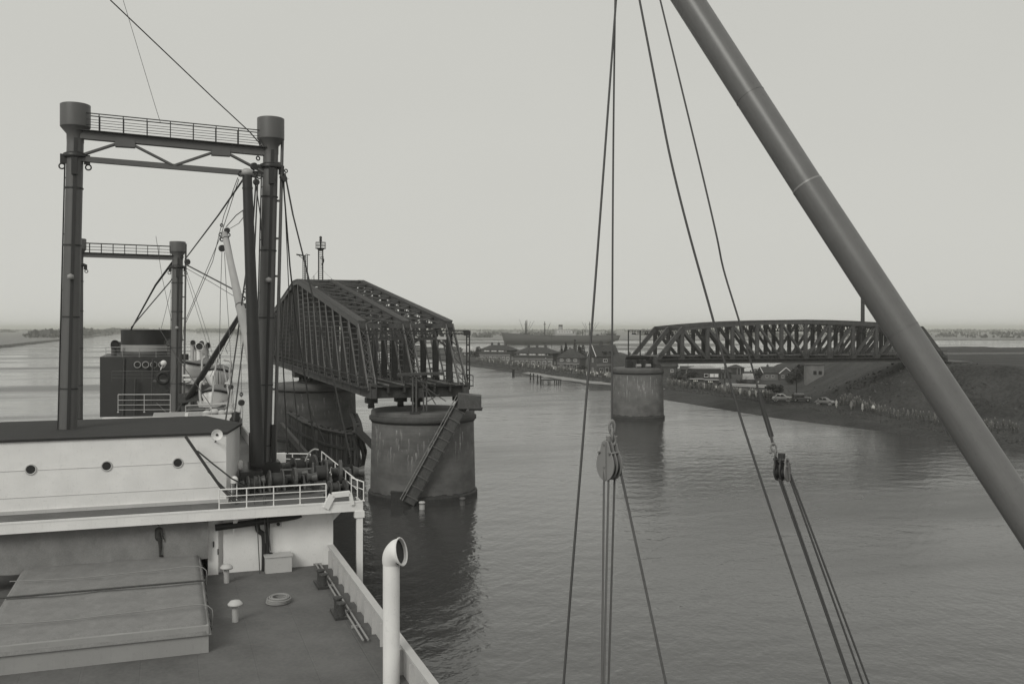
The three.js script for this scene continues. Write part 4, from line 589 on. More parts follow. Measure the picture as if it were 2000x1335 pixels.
  // deck pipes and mushroom vents beside the hatch
  g = new GB(); for (const x of [7.35, 7.15]) g.tube(V(x, 4.74, 13), V(x, 4.74, .2), .045, .045, 8); for (let z = 0; z < 13; z += 2.2) g.box(7.25, 4.67, z, .4, .1, .1); part(g, 'deck_pipe', M.greyPaint);
  for (const [x, z] of [[2.6, 8.4], [2.6, 1.9]]) { g = new GB(); g.lathe([[.13, 4.6], [.13, 5.25], [.3, 5.28], [.31, 5.36], [.2, 5.48], [0, 5.52]], V(x, 0, z), 18); part(g, 'mushroom_vent', M.whiteDim); }
  // ---------------- masts
  function kingpost(b, t, r, drumR, drumH, m, pipe) {
    const o = new THREE.Group(); o.name = 'mast'; o.position.copy(b); ship.add(o); const tl = t.clone().sub(b), at = (h) => tl.clone().multiplyScalar(h / tl.y); let g = new GB();
    g.tube(V(0, 0, 0), at(tl.y * .5), r * 1.08, r * 1.03, 28); g.tube(at(tl.y * .5), at(tl.y), r * 1.03, r * .98, 28); g.mesh('mast_tube', m, o);
    g = new GB(); for (const f of [.12, .3, .5, .7, .86]) g.tube(at(tl.y * f), at(tl.y * f + .07), r * 1.1, r * 1.1, 28); g.beam(at(.3).add(V(.06, 0, r * 1.0)), at(tl.y).add(V(.06, 0, r * .95)), .16, .1, V(0, 0, 1)); g.mesh('mast_band', M.mastDark, o);
    g = new GB(); const y = tl.y, x = tl.x; g.lathe([[r, y - .2], [r * 1.02, y + .25], [drumR * .98, y + .62], [drumR, y + .66], [drumR, y + .66 + drumH], [drumR * .93, y + .69 + drumH], [0, y + .75 + drumH]], V(x, 0, tl.z), 32); g.mesh('mast_cap', m, o);
    g = new GB(); g.lathe([[r * 1.35, y - 1.0], [r * 1.4, y - .95], [r * 1.4, y - .8], [r, y - .72]], V(x, 0, tl.z), 24); for (const q of [-1, 1]) { g.box(x + q * r * 1.35, y - 1.1, tl.z + .1, .3, .5, .16); g.torus(V(x + q * r * 1.5, y - 1.5, tl.z + .1), .14, .04); } g.box(x, y - 1.5, tl.z + r, .3, .9, .3); g.mesh('mast_fitting', M.mastDark, o);
    { g = new GB(); const lx = -r * 1.12; for (const q of [-.17, .17]) g.tube(at(.4).add(V(lx, 0, q)), at(y - .9).add(V(lx, 0, q)), .022, .022, 6); for (let h = .6; h < y - 1; h += .34) { const c = at(h); g.tube(V(c.x + lx, c.y, c.z - .17), V(c.x + lx, c.y, c.z + .17), .014, .014, 5); } for (let h = 2; h < y - 1; h += 3) { const c = at(h); for (const q of [-.17, .17]) g.tube(V(c.x + lx, c.y, c.z + q), V(c.x, c.y, c.z + q), .018, .018, 5); } g.mesh('ladder', M.mastDark, o); g = new GB(); const lb = at(y * .62); g.lathe([[.05, 0], [.16, -.06], [.17, -.26], [0, -.28]], V(lb.x, lb.y, lb.z + r + .25), 12); g.beam(V(lb.x, lb.y, lb.z + r * .8), V(lb.x, lb.y, lb.z + r + .25), .05, .05); g.mesh('deck_light', M.greyPaint, o); }
    if (pipe) { g = new GB(); const p0 = at(.2).add(V(pipe, 0, .12)), p1 = at(y).add(V(pipe, drumH + .5, .12)); g.tube(p0, p1, .1, .09, 10); for (let h = 1.2; h < y; h += 2.15) { const c = at(h); g.beam(c, V(c.x + pipe, c.y, c.z + .12), .1, .12); } g.mesh('mast_pipe', M.mast, o); }
    return o;
  }
  const m1b = SH(511.5, 8, 54), m1t = SH(528.5, 27.1, 54);
  kingpost(m1b, m1t, .43, .76, 1.15, M.mast, .66);
  const m1b2 = L(-5.2, 8, 55.6), m1t2 = L(-4.75, 27.1, 55.6); kingpost(m1b2, m1t2, .43, .76, 1.15, M.mast, 0);
  const m2b = SH(342, 6, 95), m2t = SH(346.5, 24.0, 95); kingpost(m2b, m2t, .52, .78, .95, M.mast, .78);
  const m2b2 = L(-8.5, 6, 100.7), m2t2 = L(-8.4, 24.0, 100.7); kingpost(m2b2, m2t2, .52, .78, .95, M.mast, 0);
  g = new GB(); { const q = m1b; g.box(q.x + .1, 8.7, q.z, 1.7, 1.4, 1.3); g.box(q.x - .5, 9.6, q.z + .4, .5, 3.0, .3); g.box(q.x + .6, 9.8, q.z + .3, .22, 3.4, .22); } part(g, 'mast_house', M.mastDark);
  // cross trusses between each pair of masts
  function gantry(xl, xr, y0, y1, z, sag, walk, k) {
    const o = new THREE.Group(); o.name = 'mast_gantry'; o.position.set(xl, y0, z); ship.add(o); const Wd = xr - xl, H = y1 - y0, t = sag; let g = new GB();
    g.beam(V(0, H + t, 0), V(Wd, H, 0), .42, .42); g.mesh('upper_beam', M.mast, o);
    if (k) { g = new GB(); g.beam(V(0, t, 0), V(Wd, 0, 0), .3, .28); g.mesh('lower_beam', M.mast, o); const n = 4, p = (i, up) => V(Wd * i / n, (up ? H - .15 : .1) + t * (1 - i / n), 0); for (let i = 0; i < n; i++) { g = new GB(); const u = i % 2 === 0; g.beam(p(i, !u).add(V(.1, 0, .13)), p(i + 1, u).add(V(-.1, 0, .13)), .1, .15, V(0, 0, 1)); g.beam(p(i, !u).add(V(.1, 0, -.13)), p(i + 1, u).add(V(-.1, 0, -.13)), .1, .15, V(0, 0, 1)); g.mesh('truss_diagonal', M.mast, o); } for (const i of [1, 3]) { g = new GB(); const c = p(i, true); g.box(c.x, c.y - .05, 0, 1.0, .5, .46); g.mesh('gusset', M.mast, o); } }
    if (walk) { g = new GB(); for (const q of [-.35, .35]) { for (const h of [.33, .62, .95]) g.tube(V(-.3, H + t + .2 + h, q), V(Wd - .35, H + .2 + h, q), h > .9 ? .03 : .016, h > .9 ? .03 : .016, 6); for (let i = 0; i <= 8; i++) g.tube(V(Wd * i / 8 - .35 * i / 8, H + .2 + t * (1 - i / 8), q), V(Wd * i / 8 - .35 * i / 8, H + 1.16 + t * (1 - i / 8), q), .026, .026, 6); } g.mesh('walkway_railing', M.mastDark, o); g = new GB(); g.beam(V(0, H + t + .22, 0), V(Wd, H + .22, 0), .85, .05); g.mesh('walkway', M.mastDark, o); }
    return o;
  }
  gantry(m1t2.x, m1t.x - .25, 25.72, 27.0, m1t.z, .32, true, true);
  gantry(m2t2.x, m2t.x - .35, 22.6, 24.0, m2t.z, .1, true, false);
  g = new GB(); g.tube(V(m2t.x - .4, 23.7, m2t.z), S(303, 557, 97), .12, .1, 8); g.tube(S(303, 557, 97), S(246, 660, 116), .1, .08, 8); part(g, 'gantry_strut', M.mastDark);
  // ---------------- derrick booms: heel, tube, head fittings
  function derrick(a, b, r0, rm, r1, m, cap) { const o = new THREE.Group(); o.name = 'derrick_boom'; o.position.copy(a); ship.add(o); const e = b.clone().sub(a), mid = e.clone().multiplyScalar(.45); let g = new GB(); g.tube(V(0, 0, 0), mid, r0, rm, 18); g.tube(mid, e, rm, r1, 18); g.mesh('boom_tube', m, o); const n = e.clone().normalize(); g = new GB(); g.tube(e.clone().addScaledVector(n, -.9), e.clone().addScaledVector(n, -.8), r1 * 1.12, r1 * 1.12, 18); g.tube(mid, mid.clone().addScaledVector(n, .1), rm * 1.04, rm * 1.04, 18); g.torus(e.clone().add(V(-r1 * 1.3, -.1, .1)), .13, .045); g.torus(e.clone().add(V(r1 * 1.3, -.1, .1)), .13, .045); g.mesh('boom_band', M.mastDark, o); g = new GB(); g.ball(e, r1 * 1.25, .75, 16); g.mesh('boom_head', cap, o); return o; }
  derrick(S(503, 908, 52.6), S(482, 337, 52.2), .36, .33, .26, M.mastDark, M.boomPale);
  derrick(S(500, 745, 56), S(438, 456, 70), .27, .29, .2, M.boomPale, M.boomPale);
  derrick(S(343, 815, 92), S(474, 606, 80), .28, .27, .2, M.mastDark, M.boomPale);
  // ---------------- blocks on the rigging
  function block(px, py, d, r, t = 0) { const q = S(px, py, d), o = new THREE.Group(); o.name = 'rigging_block'; o.position.copy(q); o.rotation.set(0, .5, t); ship.add(o); let g = new GB(); for (const z of [-.1, .1]) { const s = new THREE.Shape(); s.absellipse(0, 0, r * .62, r, 0, 6.3); g.extrude(s, .04, new THREE.Matrix4().makeTranslation(0, 0, z), .01); } g.mesh('cheek', M.black, o); g = new GB(); g.tube(V(0, -.1, -.08), V(0, -.1, .1), r * .5, r * .5, 14); g.mesh('sheave', M.machinery, o); g = new GB(); g.torus(V(0, r * 1.1, 0), r * .26, r * .09); g.mesh('eye', M.black, o); return o; }
  for (const [px, py, d, r, t] of [[441, 448, 70, .42, .9], [433, 482, 70, .5, 0], [470, 577, 80, .55, -.8], [480, 595, 79, .5, .4], [476, 612, 79, .62, .1], [485, 405, 52.8, .5, .1], [471, 783, 62, .4, 0], [448, 755, 66, .32, 1.4], [364, 510, 94.5, .6, .9], [497, 322, 53.5, .42, -.5], [555, 346, 54, .36, -.3], [500, 352, 53.4, .34, 0]]) block(px, py, d, r, t);
  // ---------------- standing and running rigging
  function wire(r, m, name, ...pts) { const g = new GB(); g.line(pts.map(([x, y, d]) => S(x, y, d)), r, 6); return part(g, name, m); }
  const sh = (r, ...p) => wire(r, M.wire, 'stay_wire', ...p), th = (...p) => wire(.022, M.wirePale, 'rope_fall', ...p);
  sh(.035, [513, 287, 54], [487, 257, 53.7], [420, 195, 52], [215, 0, 47]); sh(.012, [313, 240, 52], [302, 205, 51.4], [240, 0, 49]);
  sh(.045, [548, 345, 54], [545, 560, 56], [553, 716, 57.6], [561, 885, 60]);
  sh(.045, [552, 342, 54], [566, 520, 55.4], [579, 637, 56.6], [594, 725, 57.4], [617, 885, 59]);
  sh(.05, [556, 338, 54], [572, 420, 54.2], [597, 520, 54.8], [612, 585, 55], [631, 660, 55.4], [653, 748, 55.8], [684, 890, 56.4]);
  sh(.03, [554, 345, 54], [571, 730, 57.8], [587, 888, 60.4]); sh(.03, [601, 792, 56.2], [634, 862, 57]);
  sh(.045, [500, 345, 53.6], [495, 420, 52.8], [489, 505, 52.2]); sh(.04, [503, 350, 53.7], [500, 420, 53.4], [494, 560, 53.4], [489, 700, 53.6]); sh(.03, [495, 330, 53.5], [508, 420, 53.6], [512, 480, 53.6]);
  sh(.055, [478, 345, 53.6], [426, 420, 66], [361, 506, 94]); th([464, 347, 53], [437, 420, 60], [415, 510, 66], [358, 640, 75]); th([466, 350, 53], [430, 462, 62], [362, 625, 76]);
  sh(.03, [482, 405, 52.4], [461, 420, 58], [441, 443, 69.5]); th([484, 412, 52.4], [466, 436, 60], [447, 447, 69.5]); th([474, 410, 52.4], [476, 440, 52.5], [483, 500, 53], [489, 620, 54]);
  sh(.075, [362, 516, 94.6], [450, 562, 85], [478, 581, 80.5]); sh(.03, [364, 524, 94.6], [410, 550, 90], [455, 577, 84], [470, 583, 81]);
  sh(.06, [355, 520, 94.8], [330, 552, 95], [301, 586, 95], [255, 640, 95]); sh(.02, [304, 461, 90], [316, 540, 93], [333, 620, 96], [345, 680, 98]); sh(.02, [333, 566, 98], [322, 612, 100], [312, 650, 103]);
  th([362, 524, 94], [380, 575, 94], [407, 660, 94], [414, 690, 94]); th([360, 528, 94], [402, 665, 94], [412, 705, 94]); th([433, 492, 70], [430, 580, 70], [428, 700, 70]); th([438, 492, 70], [442, 570, 70], [448, 660, 68], [456, 800, 66]);
  th([445, 458, 70], [458, 520, 73], [470, 572, 79]); th([361, 625, 84], [352, 690, 86], [331, 758, 88]);
  sh(.05, [484, 505, 62], [472, 590, 62], [463, 660, 62], [439, 830, 58.5]); sh(.05, [482, 600, 70], [478, 640, 68], [466, 740, 63], [456, 822, 60]); sh(.03, [488, 560, 66], [484, 620, 70]); sh(.03, [478, 620, 79], [492, 690, 62], [494, 780, 55]);
  th([470, 615, 79], [446, 655, 82], [432, 690, 86], [410, 735, 92]); th([468, 620, 79], [440, 680, 84], [444, 690, 86]); sh(.03, [310, 640, 97], [340, 690, 94], [372, 735, 90], [410, 790, 80], [433, 822, 70]);
  sh(.03, [305, 786, 82], [325, 806, 78], [350, 838, 70]); sh(.04, [322, 765, 96], [352, 752, 96], [372, 745, 92]); th([471, 790, 62], [468, 830, 60], [464, 870, 58]); th([474, 790, 62], [473, 830, 60]); sh(.02, [470, 640, 64], [471, 776, 62]);
  sh(.075, [362, 852, 47.5], [405, 915, 48], [430, 950, 48.2], [464, 985, 48.4]); sh(.04, [385, 880, 47.6], [415, 905, 48], [452, 934, 48.6], [480, 948, 50]); sh(.03, [405, 920, 47.8], [440, 955, 48.2], [470, 978, 48.4]);
  sh(.025, [497, 930, 50], [497, 985, 48.3], [503, 1040, 47.8], [507, 1120, 47.4]); sh(.025, [514, 940, 50], [515, 985, 48.3], [518, 1060, 47.8]); sh(.025, [514, 940, 50], [520, 990, 48.2], [528, 1075, 47.8]);
  sh(.02, [395, 690, 98], [424, 700, 90], [432, 720, 88]); for (const [a, b] of [[424, 694], [429, 700]]) { th([a, b, 94], [a + 4, 760, 94], [a + 8, 800, 84]); } wire(.09, M.boomPale, 'flag_staff', [424, 690, 90], [411, 800, 82]); wire(.08, M.boomPale, 'flag_staff', [436, 715, 90], [452, 800, 84]);
  g = new GB(); { const q = S(460, 812, 62); g.lathe([[.34, -1.2], [.4, -.2], [.25, 0], [.3, .2], [0, .3]], q, 14); g.box(q.x - .2, q.y - .6, q.z, .9, .2, .3); } part(g, 'capstan', M.black);
}
// lifeboats hanging in their davits on the far side of the masts
function lifeboat(label, px, top, d, w, turn) {
  const H = 1.95 * w / 2.5, p = W(px, top, d), o = base('lifeboat', V(p.x, p.y - H, p.z), TH + turn, label, 'lifeboat'), Ln = 7.2, rings = [], n = 14; let g;
  for (let i = 0; i <= n; i++) { const t = i / n * 2 - 1, k = Math.pow(Math.max(0, 1 - t * t), .55), hw = Math.max(.03, w / 2 * k), sheer = H * (.8 + .2 * t * t), keel = H * .12 * Math.pow(Math.abs(t), 3), z = t * Ln / 2, q = []; for (let j = 0; j <= 10; j++) { const a = -1 + j / 5, y = keel + (sheer - keel) * Math.pow(Math.abs(a), 1.7); q.push(V(Math.sign(a) * hw * Math.pow(Math.abs(a), .62), y, z)); } rings.push(q); }
  g = new GB(); g.add(loft(rings)); g.mesh('hull', M.white, o);
  g = new GB(); for (const s of [0, 10]) g.line(rings.map((q) => q[s].clone().add(V(0, .0, 0))), .1 * w / 2.5, 7); g.mesh('gunwale', M.black, o);
  const P = [], U = [], I = []; for (let i = 0; i <= n; i++) for (let j = 0; j <= 8; j++) { const a = rings[i][0].clone().lerp(rings[i][10], j / 8); a.y += .03 + .34 * (1 - Math.pow(j / 4 - 1, 2)) * Math.min(1, (rings[i][10].x) * 1.2) + .03 * Math.sin(i * 2.1 + j); P.push(a.x, a.y, a.z); U.push(a.x, a.z); if (i && j) { const A = (i - 1) * 9 + j - 1, C = i * 9 + j; I.push(A, C, A + 1, A, C - 1, C); } }
  const ge = new THREE.BufferGeometry(); ge.setAttribute('position', new THREE.Float32BufferAttribute(P, 3)); ge.setAttribute('uv', new THREE.Float32BufferAttribute(U, 2)); ge.setIndex(I); ge.computeVertexNormals(); const c = new THREE.Mesh(ge, mat(.3, T.cloth, { roughness: .95, side: THREE.DoubleSide })); c.name = 'canvas_cover'; o.add(c);
  g = new GB(); g.tube(V(0, H * .95, -Ln / 2 + .3), V(0, H + 1.3, -Ln / 2 + .5), .04, .04, 6); g.tube(V(0, H * .95, Ln / 2 - .3), V(0, H + 1.3, Ln / 2 - .5), .04, .04, 6); g.mesh('fall', M.wire, o); return o;
}
lifeboat('white lifeboat with a dark gunwale on the ship, farthest back, beside the dark mast', 380, 704, 106, 2.9, -.5);
lifeboat('white lifeboat with a dark gunwale on the ship, upper right, above another boat', 425, 717, 98, 2.7, -.12);
lifeboat('white lifeboat with a dark gunwale on the ship, lowest, just above the rail', 421, 757, 90, 2.65, -.12);
// ------------------------------------------------------------------ derrick boom, ropes and blocks close to the camera
{
  const o = base('near_derrick_boom', W(2160, 1250, 10.6), 0, 'thick grey derrick boom slanting across the upper right close to the camera', 'boom'), at = (px, py, d) => toLocal(W(px, py, d), o); let g;
  const foot = V(0, 0, 0), head = at(1261, -130, 13.4), j = at(1577, 362, 12.15); const r = .19;
  g = new GB(); g.tube(foot, j, r * 1.075, r * 1.05, 48); g.mesh('lower_tube', M.boom, o); g = new GB(); g.tube(j, head, r * 1.03, r * 1.07, 48); g.mesh('upper_tube', M.boom, o);
  const n = head.clone().sub(j).normalize(); g = new GB(); g.tube(j.clone().addScaledVector(n, -.012), j.clone().addScaledVector(n, .012), r * 1.062, r * 1.05, 48); g.mesh('sleeve_edge', M.seam, o); for (const f of [.33, .68, -.35, -.7]) { g = new GB(); const c = f > 0 ? j.clone().lerp(head, f) : j.clone().lerp(foot, -f), k = f > 0 ? r * 1.05 : r * 1.068; g.tube(c.clone().addScaledVector(n, -.006), c.clone().addScaledVector(n, .006), k + .002, k + .002, 48); g.mesh('weld_seam', M.boom, o); }
  g = new GB(); g.ball(head, r * 1.1, .8, 20); for (const q of [-1, 1]) g.torus(head.clone().add(V(q * .2, -.15, .05)), .09, .025); g.mesh('boom_head', M.boom, o);
}
const hang = base('cargo_gear_lines', W(1240, -60, 12.6), 0); scene.remove(hang); delete taken.cargo_gear_lines;
function nearRope(name, label, cat, r, m, pts) { const p0 = W(...pts[0]), o = base(name, p0, 0, label, cat), g = new GB(); const P = pts.map((p) => toLocal(W(...p), o)); g.add(new THREE.TubeGeometry(new THREE.CatmullRomCurve3(P, false, 'centripetal'), 60, r, 8)); const uv = g.g[0].attributes.uv, Lg = P[0].distanceTo(P[P.length - 1]); for (let i = 0; i < uv.count; i++) uv.setXY(i, uv.getX(i) * Lg * 4, uv.getY(i)); g.mesh('strand', m, o); return o; }
const RD = 11.5;
nearRope('wire_rope', 'dark taut rope leaning left, leftmost of the ropes before the open water', 'rope', .0145, M.wire, [[1210, -90, 13], [1189, 195, 12.4], [1174, 400, 12], [1156, 640, 11.6], [1137, 880, 11.2], [1120, 1088, 11], [1100, 1345, 10.8], [1090, 1470, 10.6]]);
nearRope('wire_rope', 'vertical dark rope carrying the pale pulley block before the round pier', 'rope', .0125, M.wire, [[1203, -90, 13], [1199, 195, 12.6], [1197, 420, 12.2], [1196, 640, 11.9], [1195, 822, RD]]);
nearRope('wire_rope', 'long sagging dark rope between the two pulley blocks, crossing the fixed bridge', 'rope', .0155, M.wire, [[1232, -90, 13.2], [1287, 195, 12.6], [1310, 310, 12.4], [1342, 440, 12.2], [1392, 620, 12], [1436, 780, 11.8], [1481, 920, 11.6], [1536, 1085, 11.4], [1625, 1345, 11], [1668, 1470, 10.9]]);
nearRope('wire_rope', 'dark rope nearest the thick boom, ending at the right pulley block', 'rope', .0125, M.wire, [[1268, -90, 13.2], [1337, 195, 12.6], [1372, 340, 12.4], [1402, 470, 12.2], [1412, 520, 12.2], [1448, 640, 12], [1484, 770, 11.9], [1504, 845, 11.8], [1510, 868, 11.75]]);
function twisted(g, a, b, r, pitch) { const e = b.clone().sub(a), L0 = e.length(); e.normalize(); const x = V(1, 0, 0).cross(e).normalize(), y = V().crossVectors(e, x); const n = Math.ceil(L0 / pitch * 8); for (let s = 0; s < 3; s++) { const P = []; for (let i = 0; i <= n; i++) { const t = i / n * L0, A = t / pitch * 6.2832 + s * 2.0944; P.push(a.clone().addScaledVector(e, t).addScaledVector(x, Math.cos(A) * r * .5).addScaledVector(y, Math.sin(A) * r * .5)); } g.add(new THREE.TubeGeometry(new THREE.CatmullRomCurve3(P), n, r * .52, 5)); } }
function tackle(name, label, px, py, d, yaw, roll, k, m, mEdge) {
  const o = base(name, W(px, py, d), yaw, label, 'pulley block'); let g; const tilt = new THREE.Matrix4().makeRotationZ(roll), R = (x, y, z) => V(x, y, z).applyMatrix4(tilt);
  const tear = (s) => { const q = new THREE.Shape(); q.moveTo(0, .245 * s); q.bezierCurveTo(.05 * s, .245 * s, .058 * s, .2 * s, .075 * s, .13 * s); q.bezierCurveTo(.12 * s, .06 * s, .155 * s, -.02 * s, .135 * s, -.1 * s); q.bezierCurveTo(.11 * s, -.19 * s, .05 * s, -.235 * s, 0, -.235 * s); q.bezierCurveTo(-.05 * s, -.235 * s, -.11 * s, -.19 * s, -.135 * s, -.1 * s); q.bezierCurveTo(-.155 * s, -.02 * s, -.12 * s, .06 * s, -.075 * s, .13 * s); q.bezierCurveTo(-.058 * s, .2 * s, -.05 * s, .245 * s, 0, .245 * s); return q; };
  for (const [z, mm] of [[.07, m], [0, mEdge], [-.07, mEdge]]) { g = new GB(); g.extrude(tear(z ? k : k * .97), .012, tilt.clone().multiply(new THREE.Matrix4().makeTranslation(0, 0, z)), .004); g.mesh('cheek_plate', mm, o); }
  for (const z of [.04, -.035]) { g = new GB(); g.tube(R(0, -.075 * k, z - .022), R(0, -.075 * k, z - .006), .12 * k, .105 * k, 28); g.tube(R(0, -.075 * k, z + .006), R(0, -.075 * k, z + .022), .105 * k, .12 * k, 28); g.tube(R(0, -.075 * k, z - .006), R(0, -.075 * k, z + .006), .105 * k, .105 * k, 28); g.mesh('sheave', M.black, o); }
  g = new GB(); g.beam(R(.004, .235 * k, .096), R(.004, -.225 * k, .096), .045 * k, .012, V(0, 0, 1)); g.mesh('centre_strap', m, o);
  g = new GB(); for (const [x, y] of [[0, -.075], [0, .2], [-.085, .1], [.085, .1]]) { g.tube(R(x * k, y * k, .085), R(x * k, y * k, .112), .016 * k, .014 * k, 10); } g.tube(R(.085 * k, .1 * k, -.085), R(.085 * k, .1 * k, .1), .012, .012, 8); g.mesh('bolt', M.galv, o);
  g = new GB(); g.tube(R(0, .2 * k, -.09), R(0, .2 * k, .1), .02, .02, 10); g.box(0, .262 * k, 0, .06, .07, .07); g.mesh('head_pin', mEdge, o);
  return { o, R };
}
{
  const { o } = tackle('pulley_block', 'pale heavy pulley block hanging at the centre right with three twisted falls', 1191, 899, RD, -.86, 0, 1.0, M.blockPaint, M.blockGrey), at = (px, py, d = RD) => toLocal(W(px, py, d), o); let g;
  g = new GB(); const e = (px, py, rx, ry, r, yaw) => { const s = new THREE.TorusGeometry(1, .3, 8, 22); const t = new THREE.TorusGeometry(rx, r, 8, 24); t.scale(1, ry / rx, 1); t.rotateY(yaw); const p = at(px, py); t.translate(p.x, p.y, p.z); g.add(t); };
  e(1195.5, 834, .034, .072, .014, .95); e(1196, 848, .026, .055, .016, 2.3); g.mesh('chain_link', M.galv, o);
  g = new GB(); e(1196, 860, .04, .055, .017, 1.0); const pa = at(1187, 857), pb = at(1206, 852); g.tube(pa, pb, .012, .012, 8); g.ball(pa, .022); g.mesh('shackle', M.blockGrey, o);
  for (const [x0, y0, x1, y1, z] of [[1180, 915, 1174, 1480, .05], [1189, 925, 1172, 1480, .05], [1201, 915, 1174, 1480, -.04]]) { g = new GB(); const a = at(x0, y0, RD - z), b = at(x1 + (x0 - 1180) * .5, y1, RD - .5); twisted(g, a, b, .0145, .07); g.mesh('rope_fall', x0 === 1201 ? M.rope : M.wirePale, o); }
  g = new GB(); const a = at(1211, 915), b = at(1332, 1480, RD - .3); g.tube(a, b, .0165, .0165, 10); g.mesh('rope_fall', M.rope, o);
  const t2 = tackle('pulley_block', 'grey pulley block hanging at the lower right, tilted, with dark paired falls', 1527, 916, 11.75, .86, .22, .62, M.blockGrey, M.machinery), o2 = t2.o, at2 = (px, py, d = 11.75) => toLocal(W(px, py, d), o2);
  g = new GB(); { const e2 = (px, py, rx, ry, r, yaw, roll) => { const t = new THREE.TorusGeometry(rx, r, 8, 24); t.scale(1, ry / rx, 1); t.rotateZ(roll); t.rotateY(yaw); const p = at2(px, py); t.translate(p.x, p.y, p.z); g.add(t); }; e2(1511, 873, .032, .045, .011, -.86, .15); e2(1515, 885, .024, .036, .012, .3, .2); g.tube(at2(1505, 883), at2(1519, 881), .011, .011, 8); g.ball(at2(1505, 883), .02); g.mesh('shackle', M.blockGrey, o2); }
  for (const [x0, y0, x1, y1] of [[1521, 933, 1712, 1480], [1527, 938, 1714, 1480], [1541, 928, 1738, 1480], [1544, 925, 1752, 1480]]) { g = new GB(); g.tube(at2(x0, y0), at2(x1, y1, 11.3), .0125, .0125, 8); g.mesh('rope_fall', M.wire, o2); }
  const sp = base('rope_splice', W(1484, 770, 11.88), 0, 'thick bound splice on the rope just above the right pulley block', 'splice'); g = new GB(); g.path([[1483, 766], [1490, 795], [1499, 825], [1507, 852]].map(([x, y]) => toLocal(W(x, y, 11.86), sp)), .031, 10, 24); g.mesh('serving', M.wire, sp); g = new GB(); g.path([[1507, 852], [1509, 862], [1512, 870]].map(([x, y]) => toLocal(W(x, y, 11.84), sp)), .02, 8, 8); g.mesh('thimble', M.blockGrey, sp);
}
// ------------------------------------------------------------------ houses on the bank
function house(name, label, p, ry, { w, d, eave, ridge, kind = 'hip', wall = M.brick, roof = M.roof, over = .3, hip = 1, group }) {
  const o = base(name, p, ry, label, 'house', group); let g = new GB(); const y0 = -1; g.box(0, (eave + y0) / 2, 0, w, eave - y0, d);
  if (kind === 'gable') for (const q of [-1, 1]) g.poly([V(q * w / 2, eave, d / 2), V(q * w / 2, eave, -d / 2), V(q * w / 2, ridge - .1, 0)], [q > 0 ? [0, 1, 2] : [0, 2, 1]]);
  const wl = g.mesh('wall', wall, o); g = new GB(); const a = w / 2 + over, b = d / 2 + over, e = eave - .05, h = kind === 'hip' ? Math.min(a - .2, b * hip) : 0, t = .14;
  const v = [V(-a, e, b), V(a, e, b), V(a, e, -b), V(-a, e, -b), V(-a + h, ridge, 0), V(a - h, ridge, 0), V(-a, e - t, b), V(a, e - t, b), V(a, e - t, -b), V(-a, e - t, -b)];
  g.poly(v, [[0, 1, 5, 4], [1, 2, 5], [2, 3, 4, 5], [3, 0, 4], [0, 6, 7, 1], [1, 7, 8, 2], [2, 8, 9, 3], [3, 9, 6, 0], [6, 9, 8, 7]]); const rf = g.mesh('roof', roof, o);
  o.roofMesh = rf; o.wallMesh = wl; o.spec = { w, d, eave, ridge };
  return o;
}
function chimney(o, x, y, z, w, h, d = w, pots = 2) { const g = new GB(); g.box(x, y + h / 2, z, w, h, d); g.box(x, y + h - .08, z, w + .14, .14, d + .14); for (let i = 0; i < pots; i++) g.tube(V(x + (i - (pots - 1) / 2) * w * .45, y + h, z), V(x + (i - (pots - 1) / 2) * w * .45, y + h + .35, z), .11, .09, 8); return g.mesh('chimney', M.brick, o.roofMesh); }
function windowOn(o, x, y, z, w, h, { side = 0, m = M.trim, panes = 2 } = {}) {   // side 0 front (+z), 1 right (+x), -1 left
  const g = new GB(), b = .09, put = (u, vv, ww, hh, pr, gg) => side ? gg.box(z + pr * side, y + vv, x - 0 + u * 1, pr ? .1 : .1, hh, ww) : gg.box(x + u, y + vv, z + pr, ww, hh, .1);
  put(-w / 2, 0, b, h + b, .02, g); put(w / 2, 0, b, h + b, .02, g); put(0, h / 2, w - b, b, .02, g); put(0, -h / 2, w + .1, b * 1.3, .05, g); for (let i = 1; i < panes; i++) put(-w / 2 + w * i / panes, 0, b * .7, h - b, .02, g);
  const f = g.mesh('window', m, o); const k = new GB(); side ? k.box(z - .02 * side, y, x, .06, h, w) : k.box(x, y, z - .02, w, h, .06); k.mesh('pane', M.glass, f); return f;
}
function door(o, x, y, z, w, h, m = M.roof) { const g = new GB(); g.box(x, y + h / 2, z + .02, w, h, .1); const d = g.mesh('door', m, o); const k = new GB(); k.box(x, y + h + .08, z + .04, w + .3, .14, .14); k.box(x - w / 2 - .06, y + h / 2, z + .04, .1, h, .12); k.box(x + w / 2 + .06, y + h / 2, z + .04, .1, h, .12); k.mesh('door_frame', M.trimDim, d); return d; }
